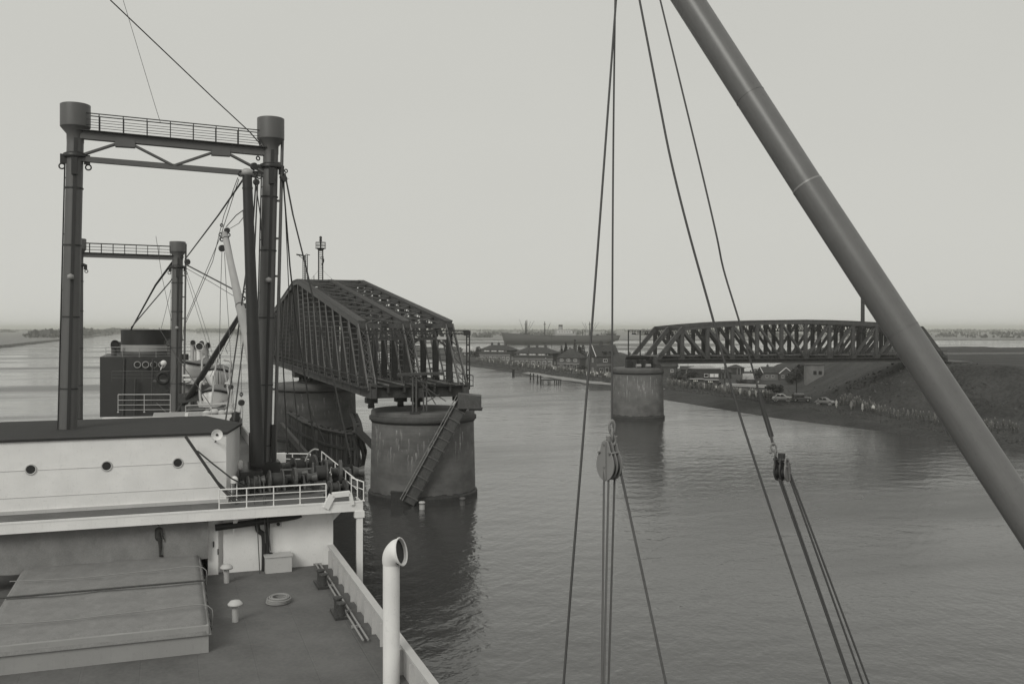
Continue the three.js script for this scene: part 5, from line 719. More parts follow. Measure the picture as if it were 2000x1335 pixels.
function terrace(name, label, p, ry, w, eaveLow, chim) {
  // mansard-like row: brick ground floor, deep lower roof with a pale dormer band, shallow hipped top roof
  const o = base(name, p, ry, label, 'house'); let g = new GB(); const d = 7.4; g.box(0, 1.0, 0, w, 4, d); o.wallMesh = g.mesh('wall', M.brickPale, o);
  g = new GB(); const a = w / 2 + .35, b = d / 2 + .35, c = .75, y0 = 2.9, y1 = 5.3, y2 = 7.6; g.poly([V(-a, y0, b), V(a, y0, b), V(a, y0, -b), V(-a, y0, -b), V(-a + c, y1, b - c), V(a - c, y1, b - c), V(a - c, y1, -b + c), V(-a + c, y1, -b + c)], [[0, 1, 5, 4], [1, 2, 6, 5], [2, 3, 7, 6], [3, 0, 4, 7], [3, 2, 1, 0]]); o.lowRoof = g.mesh('lower_roof', M.roof, o);
  g = new GB(); const A = a + .1, B = b + .15, h = B + .6; g.poly([V(-A, y1 - .05, B), V(A, y1 - .05, B), V(A, y1 - .05, -B), V(-A, y1 - .05, -B), V(-A + h, y2, 0), V(A - h, y2, 0), V(-A, y1 - .2, B), V(A, y1 - .2, B), V(A, y1 - .2, -B), V(-A, y1 - .2, -B)], [[0, 1, 5, 4], [1, 2, 5], [2, 3, 4, 5], [3, 0, 4], [0, 6, 7, 1], [1, 7, 8, 2], [2, 8, 9, 3], [3, 9, 6, 0], [6, 9, 8, 7]]); o.roofMesh = g.mesh('roof', M.roof, o);
  for (const x of chim) chimney(o, x, y2 - .7, 0, .8, 1.5);
  g = new GB(); g.box(-.4, 4.75, b - .45, w * .8, .62, .5); const db = g.mesh('dormer_band', M.trimDim, o); const n = Math.round(w / 1.7);
  for (let i = 0; i < n; i++) { g = new GB(); g.box(-.4 - w * .4 + (i + .5) * w * .8 / n, 4.75, b - .2, w * .8 / n * .62, .46, .08); g.mesh('dormer_window', i % 3 ? M.trim : M.glass, db); }
  g = new GB(); g.box(0, 2.98, b + .03, w + .5, .14, .14); g.mesh('gutter', M.trimDim, o);
  const k = Math.round(w / 2.4); for (let i = 0; i < k; i++) { const x = -w / 2 + (i + .5) * w / k; if (i % 3 === 1) door(o, x, -.1, d / 2, .95, 2.15); else windowOn(o, x, 1.45, d / 2, 1.3, 1.3, { panes: 3 }); }
  for (const z of [-1.6, 1.6]) windowOn(o, z, 1.4, w / 2, 1.1, 1.2, { side: 1 });
  return o;
}
const onBank = (px, py, h) => WG(px, py, h);
{
  let o;
  terrace('terraced_row', 'long terraced row with dark hipped roof and three chimneys, farther along the bank', onLand(974, 18), -.5, 16.2, 0, [-3.6, 0, 3.6]);
  terrace('terraced_row', 'long terraced row with dark hipped roof, nearer, beside the house with light windows', onLand(1049, 18), -.46, 17.4, 0, [-3.8, 0, 3.8]);
  o = house('villa', 'square house with large hipped roof and small white windows between terrace and tall house', onLand(1116, 18), -.35, { w: 8.8, d: 7.5, eave: 4.6, ridge: 7.9, kind: 'hip', wall: M.brick, hip: .95 }); chimney(o, 1.6, 6.6, -.4, .7, 2.4); for (const x of [-2.6, 0, 2.6]) { windowOn(o, x, 3.7, 3.75, 1.1, .8, { panes: 2 }); } windowOn(o, -2.6, 1.3, 3.75, 1.2, 1.3, { m: M.trimDim }); windowOn(o, 2.4, 1.3, 3.75, 1.3, 1.3, { m: M.trimDim }); door(o, 0, 0, 3.75, 1, 2.1); { const g = new GB(); g.box(0, 2.45, 3.95, 8.2, .14, .5); g.mesh('canopy_ledge', M.trimDim, o); }
  o = house('tall_house', 'tall gabled brick house with two chimneys and white bargeboard', onLand(1179, 16), .34, { w: 8, d: 6.4, eave: 6.1, ridge: 9.8, kind: 'gable', wall: M.brick }); chimney(o, -1, 9.4, 0, .95, 1.5); chimney(o, 2.8, 9.4, 0, .85, 1.5);
  { let g = new GB(); { const x = -4.35; g.beam(V(x, 6.0, 3.55), V(x, 9.85, 0), .1, .26); g.beam(V(x, 6.0, -3.55), V(x, 9.85, 0), .1, .26); } g.mesh('bargeboard', M.trim, o); for (const x of [-.9, 1.7]) { g = new GB(); g.box(x, 7.0, 2.35, 1.2, 1.1, 1.4); g.box(x, 7.6, 2.4, 1.5, .12, 1.7); const dm = g.mesh('dormer', M.roof, o); g = new GB(); g.box(x, 6.95, 3.07, .9, .75, .06); g.mesh('dormer_window', M.glass, dm); } g = new GB(); for (const y of [3.1, 3.45]) g.box(0, y, 3.24, 7.9, .09, .1); g.mesh('brick_band', M.trimDim, o); windowOn(o, -.9, 4.7, 3.2, 1.4, .9, { panes: 2 }); windowOn(o, 2.2, 1.5, 3.2, 1.2, 1.4, { m: M.trimDim }); windowOn(o, -2.3, 1.5, 3.2, 1.2, 1.4, { m: M.trimDim }); door(o, -.3, 0, 3.2, 1.1, 2.3); windowOn(o, .2, 4.8, -4, 1, 1.3, { side: -1, m: M.trimDim }); windowOn(o, .2, 1.6, -4, 1.1, 1.4, { side: -1, m: M.trimDim }); }
  o = house('low_house', 'low dark-roofed house just left of the right pier, behind the tall house', onLand(1224, 22), -.2, { w: 8.5, d: 7, eave: 3.0, ridge: 6.6, kind: 'gable' }); windowOn(o, -2, 1.4, 3.5, 1.6, 1.1, { panes: 3 }); windowOn(o, 1.4, 1.4, 3.5, 1.2, 1.1); { const g = new GB(); g.box(-.5, .5, 4.8, 4.2, .9, .1); g.mesh('garden_fence', M.trimDim, o); } chimney(o, 1, 6.1, 0, .6, 1.2);
  o = house('barn', 'small barn with pale roof beside the swing bridge end', onLand(917, 22), -.15, { w: 6.4, d: 5.6, eave: 2.6, ridge: 4.6, kind: 'gable', roof: M.roofPale, wall: M.brick }); door(o, .8, 0, 2.8, 1.6, 2.1); windowOn(o, -1.8, 1.4, 2.8, .9, .8);
  o = house('shed', 'small dark shed left of the pale-roofed barn, behind the bridge end', onLand(890, 24), 0, { w: 6, d: 5, eave: 2.4, ridge: 4.2, kind: 'gable' }); windowOn(o, .5, 1.3, 2.5, 1, .8);
  o = house('barrack', 'long dark barrack with bright flat roof edge behind the vans', onBank(1376, 739, 1.5), .05, { w: 8.6, d: 6, eave: 3.3, ridge: 4.0, kind: 'hip', wall: M.bridgeDark, roof: M.roofPale, over: .15 }); for (const x of [-.2, 1.5, 2.9]) windowOn(o, x, 1.1, 3, 1.15, .95, { panes: 1 }); { const g = new GB(); for (const x of [1.5, 2.9]) g.box(x, 1.1, 3.1, 1.0, .8, .05); g.mesh('white_panel', M.trim, o); }
  o = house('barrack', 'dark shed with blunt roof standing right of the barrack', onBank(1437, 730, 1.5), .1, { w: 4.6, d: 4, eave: 2.2, ridge: 3.2, kind: 'hip', wall: M.roof }); door(o, .4, 0, 2, 1, 1.9);
  o = house('bungalow', 'low bungalow with pale-edged gables under the fixed bridge', onBank(1512, 741, 1.5), .12, { w: 8.4, d: 5, eave: 2.2, ridge: 3.9, kind: 'gable', wall: M.plaster });
  { let g = new GB(); g.box(2.0, .9, 3.1, 3.6, 2.6, 1.8); for (const q of [1]) g.poly([V(.2, 2.2, 4.0), V(3.8, 2.2, 4.0), V(2.0, 3.55, 4.0)], [[0, 1, 2]]); g.mesh('porch_wall', M.brick, o); g = new GB(); g.poly([V(-.15, 1.98, 4.2), V(2, 3.7, 4.2), V(4.15, 1.98, 4.2), V(-.15, 1.98, 1), V(2, 3.7, 1), V(4.15, 1.98, 1)], [[0, 1, 4, 3], [1, 2, 5, 4]]); g.mesh('porch_roof', M.roof, o); g = new GB(); g.beam(V(-.2, 2.0, 4.24), V(2, 3.74, 4.24), .08, .2); g.beam(V(2, 3.74, 4.24), V(4.2, 2.0, 4.24), .08, .2); for (const q of [-1, 1]) g.beam(V(-4.5, 2.1, 2.9 * q), V(-4.5, 4.0, 0), .08, .2); g.mesh('bargeboard', M.trim, o); for (const x of [1.1, 2.9]) windowOn(o, x, 1.1, 4.02, .7, .8, { m: M.trimDim }); for (const x of [-3.2, -1.4]) windowOn(o, x, 1.15, 2.5, .7, .8, { m: M.trimDim }); chimney(o, -2, 3.5, 0, .5, .9, .5, 1); }
  o = base('switch_house', WH(1590, 2.6, 245), -.15, 'square plastered block building with two dark windows by the embankment', 'building'); { let g = new GB(); g.box(0, 1.8, 0, 4.3, 6.0, 4.6); g.mesh('wall', M.plaster, o); g = new GB(); g.box(0, 4.9, 0, 4.6, .22, 4.9); g.mesh('roof_slab', M.roofFlat, o); for (const x of [-.1, 1.2]) windowOn(o, x, 2.9, 2.3, .75, .9, { m: M.bridgeDark, panes: 1 }); }
  o = base('slender_chimney', WH(1685.5, 2.4, 262), 0, 'slender dark chimney rising behind the fixed bridge beside the boom', 'chimney'); { let g = new GB(); g.tube(V(0, -1, 0), V(0, 31, 0), .62, .46, 18); g.mesh('stack', M.bridgeDark, o); g = new GB(); g.lathe([[.5, 31], [.56, 31.05], [.56, 31.5], [.4, 31.5]], undefined, 18); g.mesh('stack_rim', M.black, o); }
  // retaining beam of the abutment and the pale fence line
  o = base('abutment', fixed(NR * PR + 1.6, 0, 4.6), Math.atan2(-AXR.z, AXR.x), 'stone abutment carrying the right end of the fixed bridge in the embankment', 'abutment'); { let g = new GB(); g.box(2, 4.6, 0, 4, 11.2, 13); g.mesh('wall', M.capStone, o); g = new GB(); g.box(1.9, 10.25, 0, 4.3, .3, 13.4); g.mesh('coping', M.capTop, o); }
}
{
  let o = house('cottage', 'dark cottage half hidden behind the right pier, under the end of the fixed bridge', onLand(1300, 34), .1, { w: 6.6, d: 5.5, eave: 2.9, ridge: 5.2, kind: 'gable' }); windowOn(o, 1.4, 1.5, 2.75, .8, .9, { m: M.trim }); chimney(o, -1, 4.8, 0, .6, 1.1);
  o = house('shed', 'small tarred shed between the cottage and the barrack', onLand(1342, 40), -.2, { w: 4, d: 3.6, eave: 2.1, ridge: 3.1, kind: 'gable', wall: M.timber }); door(o, .3, 0, 1.8, .9, 1.8);
  o = house('shed', 'small tarred shed right of the barrack, before the blunt-roofed one', onLand(1412, 42), .15, { w: 4.2, d: 3.4, eave: 2.0, ridge: 2.8, kind: 'gable', wall: M.timber }); door(o, -.5, 0, 1.7, .9, 1.7);
  [[1322, 16, 'left of the vans'], [1415, 15, 'right of the vans'], [1478, 18, 'beside the bungalow'], [1556, 15, 'between the parked cars']].forEach(([px, n, w]) => { const t = base('telegraph_pole', onLand(px, n), .3, `thin wooden telegraph pole standing ${w}`, 'pole'); let g = new GB(); g.tube(V(0, -.2, 0), V(.05, 5.8, 0), .11, .08, 8); g.mesh('pole', M.timber, t); g = new GB(); for (const h of [5.2, 5.6]) g.box(.04, h, 0, 1.3, .09, .09); for (const x of [-.55, -.2, .25, .6]) g.lathe([[.02, 5.65], [.05, 5.68], [.04, 5.8], [0, 5.82]], V(x, 0, 0), 8); g.mesh('cross_arm', M.timberMid, t); });
  [[1365, 17, 0, 'behind the vans'], [1465, 15, .3, 'in front of the covered lorry']].forEach(([px, n, r, w]) => { const c = base('hand_cart', onLand(px, n), r, `wooden hand cart standing ${w}`, 'cart'); let g = new GB(); g.box(0, .75, 0, 1.9, .12, 1); for (const q of [-.48, .48]) g.box(0, .95, q, 1.9, .3, .05); g.beam(V(.9, .75, -.3), V(1.9, .5, -.3), .06, .06); g.beam(V(.9, .75, .3), V(1.9, .5, .3), .06, .06); g.mesh('tray', M.timberMid, c); for (const q of [-.55, .55]) wheel(c, 0, q, .5, .08); });
}
[[1476, 40, 3.4, 4.2, 'behind the low fence'], [1548, 44, 4.2, 4.4, 'left of the square block building'], [1352, 30, 2.6, 4, 'in front of the tarred shed']].forEach(([px, n, h, w, where], i) => tree('bush', `dark leafy bush ${where}`, onLand(px, n), h, w, { seed: 70 + i, kind: 'bush', n: 900, leaf: .26, m: M.leafDark }));
// trees and bushes on the bank
tree('bush', 'dark rounded bush beside the pale-roofed barn', onLand(931, 16), 5.4, 7, { seed: 3, kind: 'bush', n: 900, leaf: .45 });
[[1097, 684, 6.6], [1104, 686, 7.4], [1113, 690, 6.2], [1123, 692, 8.2], [1131, 690, 7.2], [1139, 693, 6.4]].forEach(([px, py, h], i) => tree('poplar_tree', `slim dark poplar behind the hipped-roof villa, ${['leftmost', 'second', 'third', 'fourth', 'fifth', 'rightmost'][i]} of the row from the left`, WH(px, 1.4, 372 + (i % 3) * 9), h + 2.2, 3.4, { seed: 20 + i, kind: 'poplar', n: 420, leaf: .34, m: M.leafDark, group: 'poplars in a row behind the villa' }));
tree('dark_tree', 'dark full tree between the bungalow and the square block building', WH(1561, 1.5, 262), 5.2, 5, { seed: 31, n: 1300, m: M.leafDark });
tree('bush', 'dark bush at the right end of the pale fence below the bungalow', onLand(1513, 18), 2.4, 4.0, { seed: 32, kind: 'bush', n: 900, leaf: .24, m: M.leafDark });
tree('dark_tree', 'dark tree at the foot of the terraced rows, between the two roofs', onLand(1013, 16), 4.6, 4.5, { seed: 33, n: 900, m: M.leafDark });
tree('bush', 'dark spreading bush in front of the villa wall', onLand(1137, 11.5), 2.8, 4.6, { seed: 34, kind: 'bush', n: 900, leaf: .26, m: M.leafDark });
tree('bush', 'round dark bush beside the trucks under the left end of the fixed bridge', onLand(1328, 24), 3.2, 5.4, { seed: 35, kind: 'bush', n: 900, leaf: .28 });
tree('bush', 'pale blossoming bush right of the vans', onLand(1449, 26), 2.0, 3, { seed: 36, kind: 'bush', n: 800, leaf: .22, m: M.leaf });
{ const o = new THREE.InstancedMesh(new THREE.PlaneGeometry(.2, .2), M.leaf, 16000), d = new THREE.Object3D(), r = rng(61); let n = 0; while (n < 16000) { const t = -130 + 430 * r(), k = 3.2 + 9 * r() * r() + (r() < .35 ? 24 * r() : 0), p = bank(t, k); p.y = landHeight(t, k, p) + .05; if (k > 9.3 && k < 12.7) continue; d.position.copy(p); d.rotation.set((r() - .5) * 1.2, r() * 6, (r() - .5)); d.scale.setScalar((.6 + 1.2 * r() * r()) * (p.y > 1.8 ? 2.2 : 1)); d.updateMatrix(); o.setMatrixAt(n++, d.matrix); if (p.y > 1.8) { d.position.x += r() - .5; d.position.z += r() - .5; } } o.name = 'bank_grass'; scene.add(tag(o, 'rough dark grass and weeds on the canal bank', 'grass', null, 'stuff')); }
// jetty, piles, post
{
  const a = WG(1058, 741, 1.2), b = WG(1094, 740.5, 1.2), o = base('jetty', V((a.x + b.x) / 2, 0, (a.z + b.z) / 2), Math.atan2(-(b.z - a.z), b.x - a.x), 'small timber jetty on posts at the foot of the bank', 'jetty'); const Lj = a.distanceTo(b); let g;
  for (let i = 0; i < 9; i++) { g = new GB(); g.box(-Lj / 2 + (i + .5) * Lj / 9, 1.2, 0, Lj / 9 - .04, .12, 2.2); g.mesh('plank', M.timberMid, o); }
  for (const f of [-.48, -.1, .25, .48]) for (const z of [-1, 1]) { g = new GB(); g.tube(V(f * Lj, -1.5, z), V(f * Lj, 1.12, z), .16, .15, 8); g.mesh('post', M.timber, o); }
  g = new GB(); for (const z of [-1.05, 1.05]) g.beam(V(-Lj / 2, 1.05, z), V(Lj / 2, 1.05, z), .14, .2); g.mesh('edge_beam', M.timber, o);
  const pile = base('mooring_pile', WG(1036, 741.5), 0, 'timber mooring pile standing farthest left of the jetty, first of four', 'pile', 'mooring piles left of the jetty'); g = new GB(); g.lathe([[.24, -1.5], [.22, 2.0], [.16, 2.2], [0, 2.25]], undefined, 10); g.mesh('shaft', M.timber, pile); g = new GB(); g.torus(V(0, 1.7, 0), .235, .03, new THREE.Matrix4().makeRotationX(Math.PI / 2)); g.mesh('band', M.black, pile);
  [[1042, 742, 'second timber mooring pile from the left, before the jetty'], [1050, 745, 'third timber mooring pile from the left, near the jetty'], [1056, 747, 'timber mooring pile right beside the jetty end, last of four']].forEach(([px, py, lab]) => copy(pile, WG(px, py), 0, lab));
  const dp = base('dolphin_post', WG(1002.5, 734), 0, 'thick dark timber post standing alone in the water below the terraced rows', 'post'); g = new GB(); for (const [x, z] of [[-.25, 0], [.25, .1], [0, -.3]]) g.tube(V(x, -1.5, z), V(x * .7, 2.3, z * .7), .26, .22, 9); g.mesh('timbers', M.timber, dp); g = new GB(); g.torus(V(0, 1.8, -.03), .5, .05, new THREE.Matrix4().makeRotationX(Math.PI / 2)); g.mesh('band', M.black, dp);
}
// long low fence and a pale plank rail in front of the bungalow
{
  const a = WG(1418, 755, 1.5), b = WG(1497, 759, 1.5), o = base('low_fence', a, Math.atan2(-(b.z - a.z), b.x - a.x), 'long low pale plank fence behind the crowd below the bungalow', 'fence'); const Lf = a.distanceTo(b); let g;
  for (const h of [.45, .85]) { g = new GB(); g.box(Lf / 2, h, 0, Lf, .26, .06); g.mesh('plank', M.trimDim, o); } for (let x = 0; x <= Lf; x += 1.6) { g = new GB(); g.box(x, .45, -.09, .12, 1.1, .1); g.mesh('post', M.timberMid, o); }
  const lp = base('lamp_post', WG(1344, 741, 1.5), 0, 'thin street lamp post standing in the crowd left of the vans', 'street lamp'); g = new GB(); g.tube(V(0, 0, 0), V(0, 5.6, 0), .08, .05, 8); g.mesh('pole', M.bridgeDark, lp); g = new GB(); g.lathe([[.05, 5.5], [.28, 5.62], [.2, 5.8], [0, 5.9]], undefined, 12); g.mesh('lamp_head', M.trimDim, lp);
  const tp = base('telegraph_pole', WG(1033, 716, 1.5), 0, 'thin telegraph pole in front of the nearer terraced row', 'pole'); g = new GB(); g.tube(V(0, 0, 0), V(0, 6.5, 0), .1, .07, 8); g.mesh('pole', M.timber, tp); g = new GB(); g.box(0, 6.1, 0, 1.1, .1, .1); g.mesh('cross_arm', M.timber, tp);
}
// ------------------------------------------------------------------ vehicles
function wheel(o, x, z, r, w = .2) { const t = new THREE.Group(); t.name = 'wheel'; t.position.set(x, r, z); o.add(t); let g = new GB(); g.torus(V(0, 0, 0), r * .78, r * .24, null, 20); g.mesh('tyre', M.rubber, t); g = new GB(); g.tube(V(0, 0, -w / 2), V(0, 0, w / 2), r * .6, r * .6, 16); g.ball(V(0, 0, Math.sign(z) * w * .4), r * .22); g.mesh('rim', M.chrome, t); }
function loft(secs, caps = true) {   // closed rings of equal count
  const n = secs[0].length, P = [], I = []; for (const s of secs) for (const p of s) P.push(p.x, p.y, p.z); for (let i = 0; i + 1 < secs.length; i++) for (let j = 0; j < n; j++) { const a = i * n + j, b = i * n + (j + 1) % n, c = a + n, d = b + n; I.push(a, b, d, a, d, c); } for (const k of caps ? [0, secs.length - 1] : []) { const c = P.length / 3; const m = secs[k].reduce((s, p) => s.add(p), V(0, 0, 0)).multiplyScalar(1 / n); P.push(m.x, m.y, m.z); for (let j = 0; j < n; j++) I.push(c, k * n + j, k * n + (j + 1) % n); } const g = new THREE.BufferGeometry(); g.setAttribute('position', new THREE.Float32BufferAttribute(P, 3)); g.setIndex(I); g.computeVertexNormals(); g.setAttribute('uv', new THREE.Float32BufferAttribute(new Float32Array(P.length / 3 * 2), 2)); return g;
}
function car(label, p, ry, m, style) {
  const o = base('parked_car', p, ry, label, 'car'); const ring = (x, y0, y1, w, wt) => { const q = []; for (let i = 0; i < 16; i++) { const a = i / 16 * 6.2832, c = Math.cos(a), s = Math.sin(a), e = .55, zz = Math.sign(c) * Math.pow(Math.abs(c), e), yy = Math.sign(s) * Math.pow(Math.abs(s), e), wy = w + (wt - w) * (yy * .5 + .5); q.push(V(x, (y0 + y1) / 2 + yy * (y1 - y0) / 2, zz * wy / 2)); } return q; };
  const prof = { saloon: { body: [[-2.1, .42, .62, 1.3], [-1.95, .3, .85, 1.5], [-1.2, .27, .95, 1.62], [0, .27, .95, 1.64], [.9, .27, .98, 1.58], [1.75, .32, .92, 1.35], [2.05, .45, .75, 1.15]], cab: [[-1.5, .9, .96, 1.4, 1.3], [-1.2, .9, 1.3, 1.42, 1.15], [-.7, .9, 1.5, 1.42, 1.1], [0, .9, 1.52, 1.42, 1.1], [.45, .9, 1.4, 1.42, 1.1], [.85, .9, .98, 1.4, 1.3]] }, jeep: { body: [[-1.7, .5, .85, 1.4], [-1.6, .45, .95, 1.48], [.3, .45, .98, 1.48], [1.0, .5, .98, 1.3], [1.7, .5, .95, 1.2], [1.75, .55, .85, 1.1]], cab: [[-1.65, .9, 1.62, 1.4, 1.34], [-1.5, .9, 1.72, 1.42, 1.34], [.2, .9, 1.72, 1.42, 1.34], [.45, .9, 1.6, 1.4, 1.3]] }, beetle: { body: [[-2.0, .45, .6, 1.1], [-1.8, .32, .85, 1.4], [-.9, .28, .98, 1.56], [.5, .28, .98, 1.56], [1.4, .32, .9, 1.4], [1.95, .42, .65, 1.1]], cab: [[-1.8, .78, .84, 1.2, 1.0], [-1.3, .85, 1.2, 1.36, 1.1], [-.7, .88, 1.46, 1.4, 1.1], [-.1, .88, 1.5, 1.4, 1.1], [.35, .88, 1.35, 1.4, 1.1], [.75, .88, .95, 1.4, 1.3]] } }[style];
  let g = new GB(); g.add(loft(prof.body.map((s) => ring(s[0], s[1], s[2], s[3], s[3] * .94)))); g.mesh('body', m, o); g = new GB(); g.add(loft(prof.cab.map((s) => ring(s[0], s[1], s[2], s[3], s[4])))); const cab = g.mesh('cabin', m, o);
  for (const q of [-1, 1]) for (const x of [-.75, .05]) { g = new GB(); const zz = q * .64; g.poly([V(x - .33, 1.02, q * .715), V(x + .33, 1.02, q * .715), V(x + .28, 1.36, q * .635), V(x - .28, 1.36, q * .635)], [q > 0 ? [0, 1, 2, 3] : [3, 2, 1, 0]]); g.mesh('side_window', M.glass, cab); }
  for (const q of [-1, 1]) { g = new GB(); g.ball(V(style === 'jeep' ? 1.72 : 1.9, .74, q * .5), .11); g.mesh('headlight', M.chrome, o); for (const x of [-1.25, 1.25]) { wheel(o, x, q * .7, style === 'jeep' ? .38 : .32); if (style !== 'jeep') { g = new GB(); g.torus(V(x, .36, q * .72), .4, .09, null, 18); g.mesh('mudguard', m, o); } } }
  g = new GB(); for (const x of [-2.08, 2.08]) g.box(x * (style === 'jeep' ? .86 : 1), .46, 0, .08, .12, 1.5); g.mesh('bumper', M.chrome, o); return o;
}
car('pale saloon car parked on the bank road, leftmost of the three cars', WG(1528, 782.5, 1.5), -.35, M.carPale, 'saloon');
car('boxy grey jeep parked on the bank road between the two saloons', WG(1567, 784, 1.5), -.4, M.carMid, 'jeep');
car('round-backed dark car parked on the bank road, nearest the embankment', WG(1613, 790, 1.5), -.75, M.carMid, 'beetle');
function lettering(text) { const c = document.createElement('canvas'); c.width = 256; c.height = 64; const x = c.getContext('2d'); x.fillStyle = '#1c1c1b'; x.fillRect(0, 0, 256, 64); x.fillStyle = '#f4f3ec'; x.font = 'bold 60px sans-serif'; x.textAlign = 'center'; x.textBaseline = 'middle'; x.fillText(text, 128, 34); const t = new THREE.CanvasTexture(c); t.colorSpace = THREE.SRGBColorSpace; return t; }
function van(label, p, ry, text) {
  const o = base('box_van', p, ry, label, 'van'); let g = new GB(); g.box(-.4, 1.55, 0, 3.5, 1.75, 1.95); g.mesh('box_body', M.bridgeDark, o); g = new GB(); g.box(-.4, 2.46, 0, 3.6, .1, 2.05); g.box(-.4, 2.4, 1.0, 3.62, .12, .06); g.mesh('roof', M.greyPaint, o); g = new GB(); g.add(loft([[1.35, .55, 1.9, 1.85], [1.9, .55, 1.85, 1.8], [2.15, .55, 1.25, 1.75], [2.75, .6, 1.15, 1.4]].map(([x, a, b, w]) => [V(x, a, w / 2), V(x, b, w / 2), V(x, b, -w / 2), V(x, a, -w / 2)]))); const cab = g.mesh('cab', M.carDark, o); g = new GB(); g.box(1.75, 1.5, .92, .5, .45, .04); g.mesh('side_window', M.glass, cab); for (const q of [-1, 1]) { for (const x of [-1.2, 2.0]) wheel(o, x, q * .85, .4); g = new GB(); g.ball(V(2.75, .9, q * .5), .12); g.mesh('headlight', M.chrome, o); }
  const s = new THREE.Mesh(new THREE.PlaneGeometry(2.0, .55), new THREE.MeshStandardMaterial({ map: lettering(text), roughness: .8 })); s.name = 'lettering'; s.position.set(-.75, 2.0, .982); o.add(s); return o;
}
van('dark box van with white letters on its side, left of the pair', WG(1363, 758, 1.5), .08, 'R.B.K.');
van('dark box van with white letters on its side, right of the pair', WG(1392, 760, 1.5), .05, 'R.B.K.');
{ const o = base('covered_lorry', WG(1463, 748, 1.5), -.15, 'lorry with rounded pale tarpaulin hood below the bungalow', 'lorry'); let g = new GB(); const sh = new THREE.Shape(); sh.moveTo(-1, 0); sh.lineTo(-1, .7); sh.absarc(0, .7, 1, Math.PI, 0, true); sh.lineTo(1, 0); g.extrude(sh, 3.2, new THREE.Matrix4().makeRotationY(Math.PI / 2).setPosition(-1.7, 1.0, 0)); g.mesh('tarpaulin_hood', M.roofPale, o); g = new GB(); g.box(-.1, .85, 0, 3.4, .5, 2.0); g.mesh('load_bed', M.bridgeDark, o); g = new GB(); g.box(2.1, 1.2, 0, .9, 1.5, 1.8); g.box(2.8, .95, 0, .8, .8, 1.3); const cab = g.mesh('cab', M.carDark, o); g = new GB(); g.box(2.1, 1.6, .91, .55, .45, .04); g.mesh('side_window', M.glass, cab); for (const q of [-1, 1]) for (const x of [-1, 2.5]) wheel(o, x, q * .85, .45); }
{ const a = WG(1395, 741, 1.5), o = base('small_boat', WG(1075, 733, 1.5), .5, 'small upturned pale boat lying on the grass above the jetty', 'boat'); scene.remove(o); delete taken.small_boat; void a; }
// slanting white pole leaning in front of the terraces
{ const o = base('leaning_pole', WG(1074, 713, 1.5), 0, 'slanting white pole in front of the nearer terraced row', 'pole'), b = toLocal(W(1066, 699, GD(713, 2.6)), o); let g = new GB(); g.beam(V(0, -.2, 0), b, .22, .18); g.mesh('bar', M.trim, o); g = new GB(); g.box(.1, .12, 0, .9, .25, .6); g.mesh('foot', M.trimDim, o); }
// ------------------------------------------------------------------ people
function bodyField(res, half, center, bones, k = .05) {
  const mc = new MarchingCubes(res, new THREE.MeshBasicMaterial(), false, false, 120000); mc.isolation = 0; const hs = res / 2; let q = 0;
  const B = bones.map(([a, b, r1, r2]) => ({ a, d: V().subVectors(b, a), r1, r2, l2: V().subVectors(b, a).lengthSq() || 1e-9 })), p = V(), t = V();
  for (let z = 0; z < res; z++) for (let y = 0; y < res; y++) for (let x = 0; x < res; x++) {
    p.set((x - hs) / hs * half + center.x, (y - hs) / hs * half + center.y, (z - hs) / hs * half + center.z); let d = 1e3;
    for (const b of B) { t.subVectors(p, b.a); const h = Math.min(1, Math.max(0, t.dot(b.d) / b.l2)); const e = t.addScaledVector(b.d, -h).length() - (b.r1 + (b.r2 - b.r1) * h), m = Math.max(0, 1 - Math.abs(d - e) / k); d = Math.min(d, e) - m * m * k * .25; }
    mc.field[q++] = -d;
  }
  mc.update(); const n = mc.count, P = new Float32Array(n * 3), N = new Float32Array(n * 3); for (let i = 0; i < n; i++) for (let c = 0; c < 3; c++) { P[i * 3 + c] = mc.positionArray[i * 3 + c] * half + [center.x, center.y, center.z][c]; N[i * 3 + c] = mc.normalArray[i * 3 + c]; }
  const g = new THREE.BufferGeometry(); g.setAttribute('position', new THREE.BufferAttribute(P, 3)); g.setAttribute('normal', new THREE.BufferAttribute(N, 3)); return g;
}
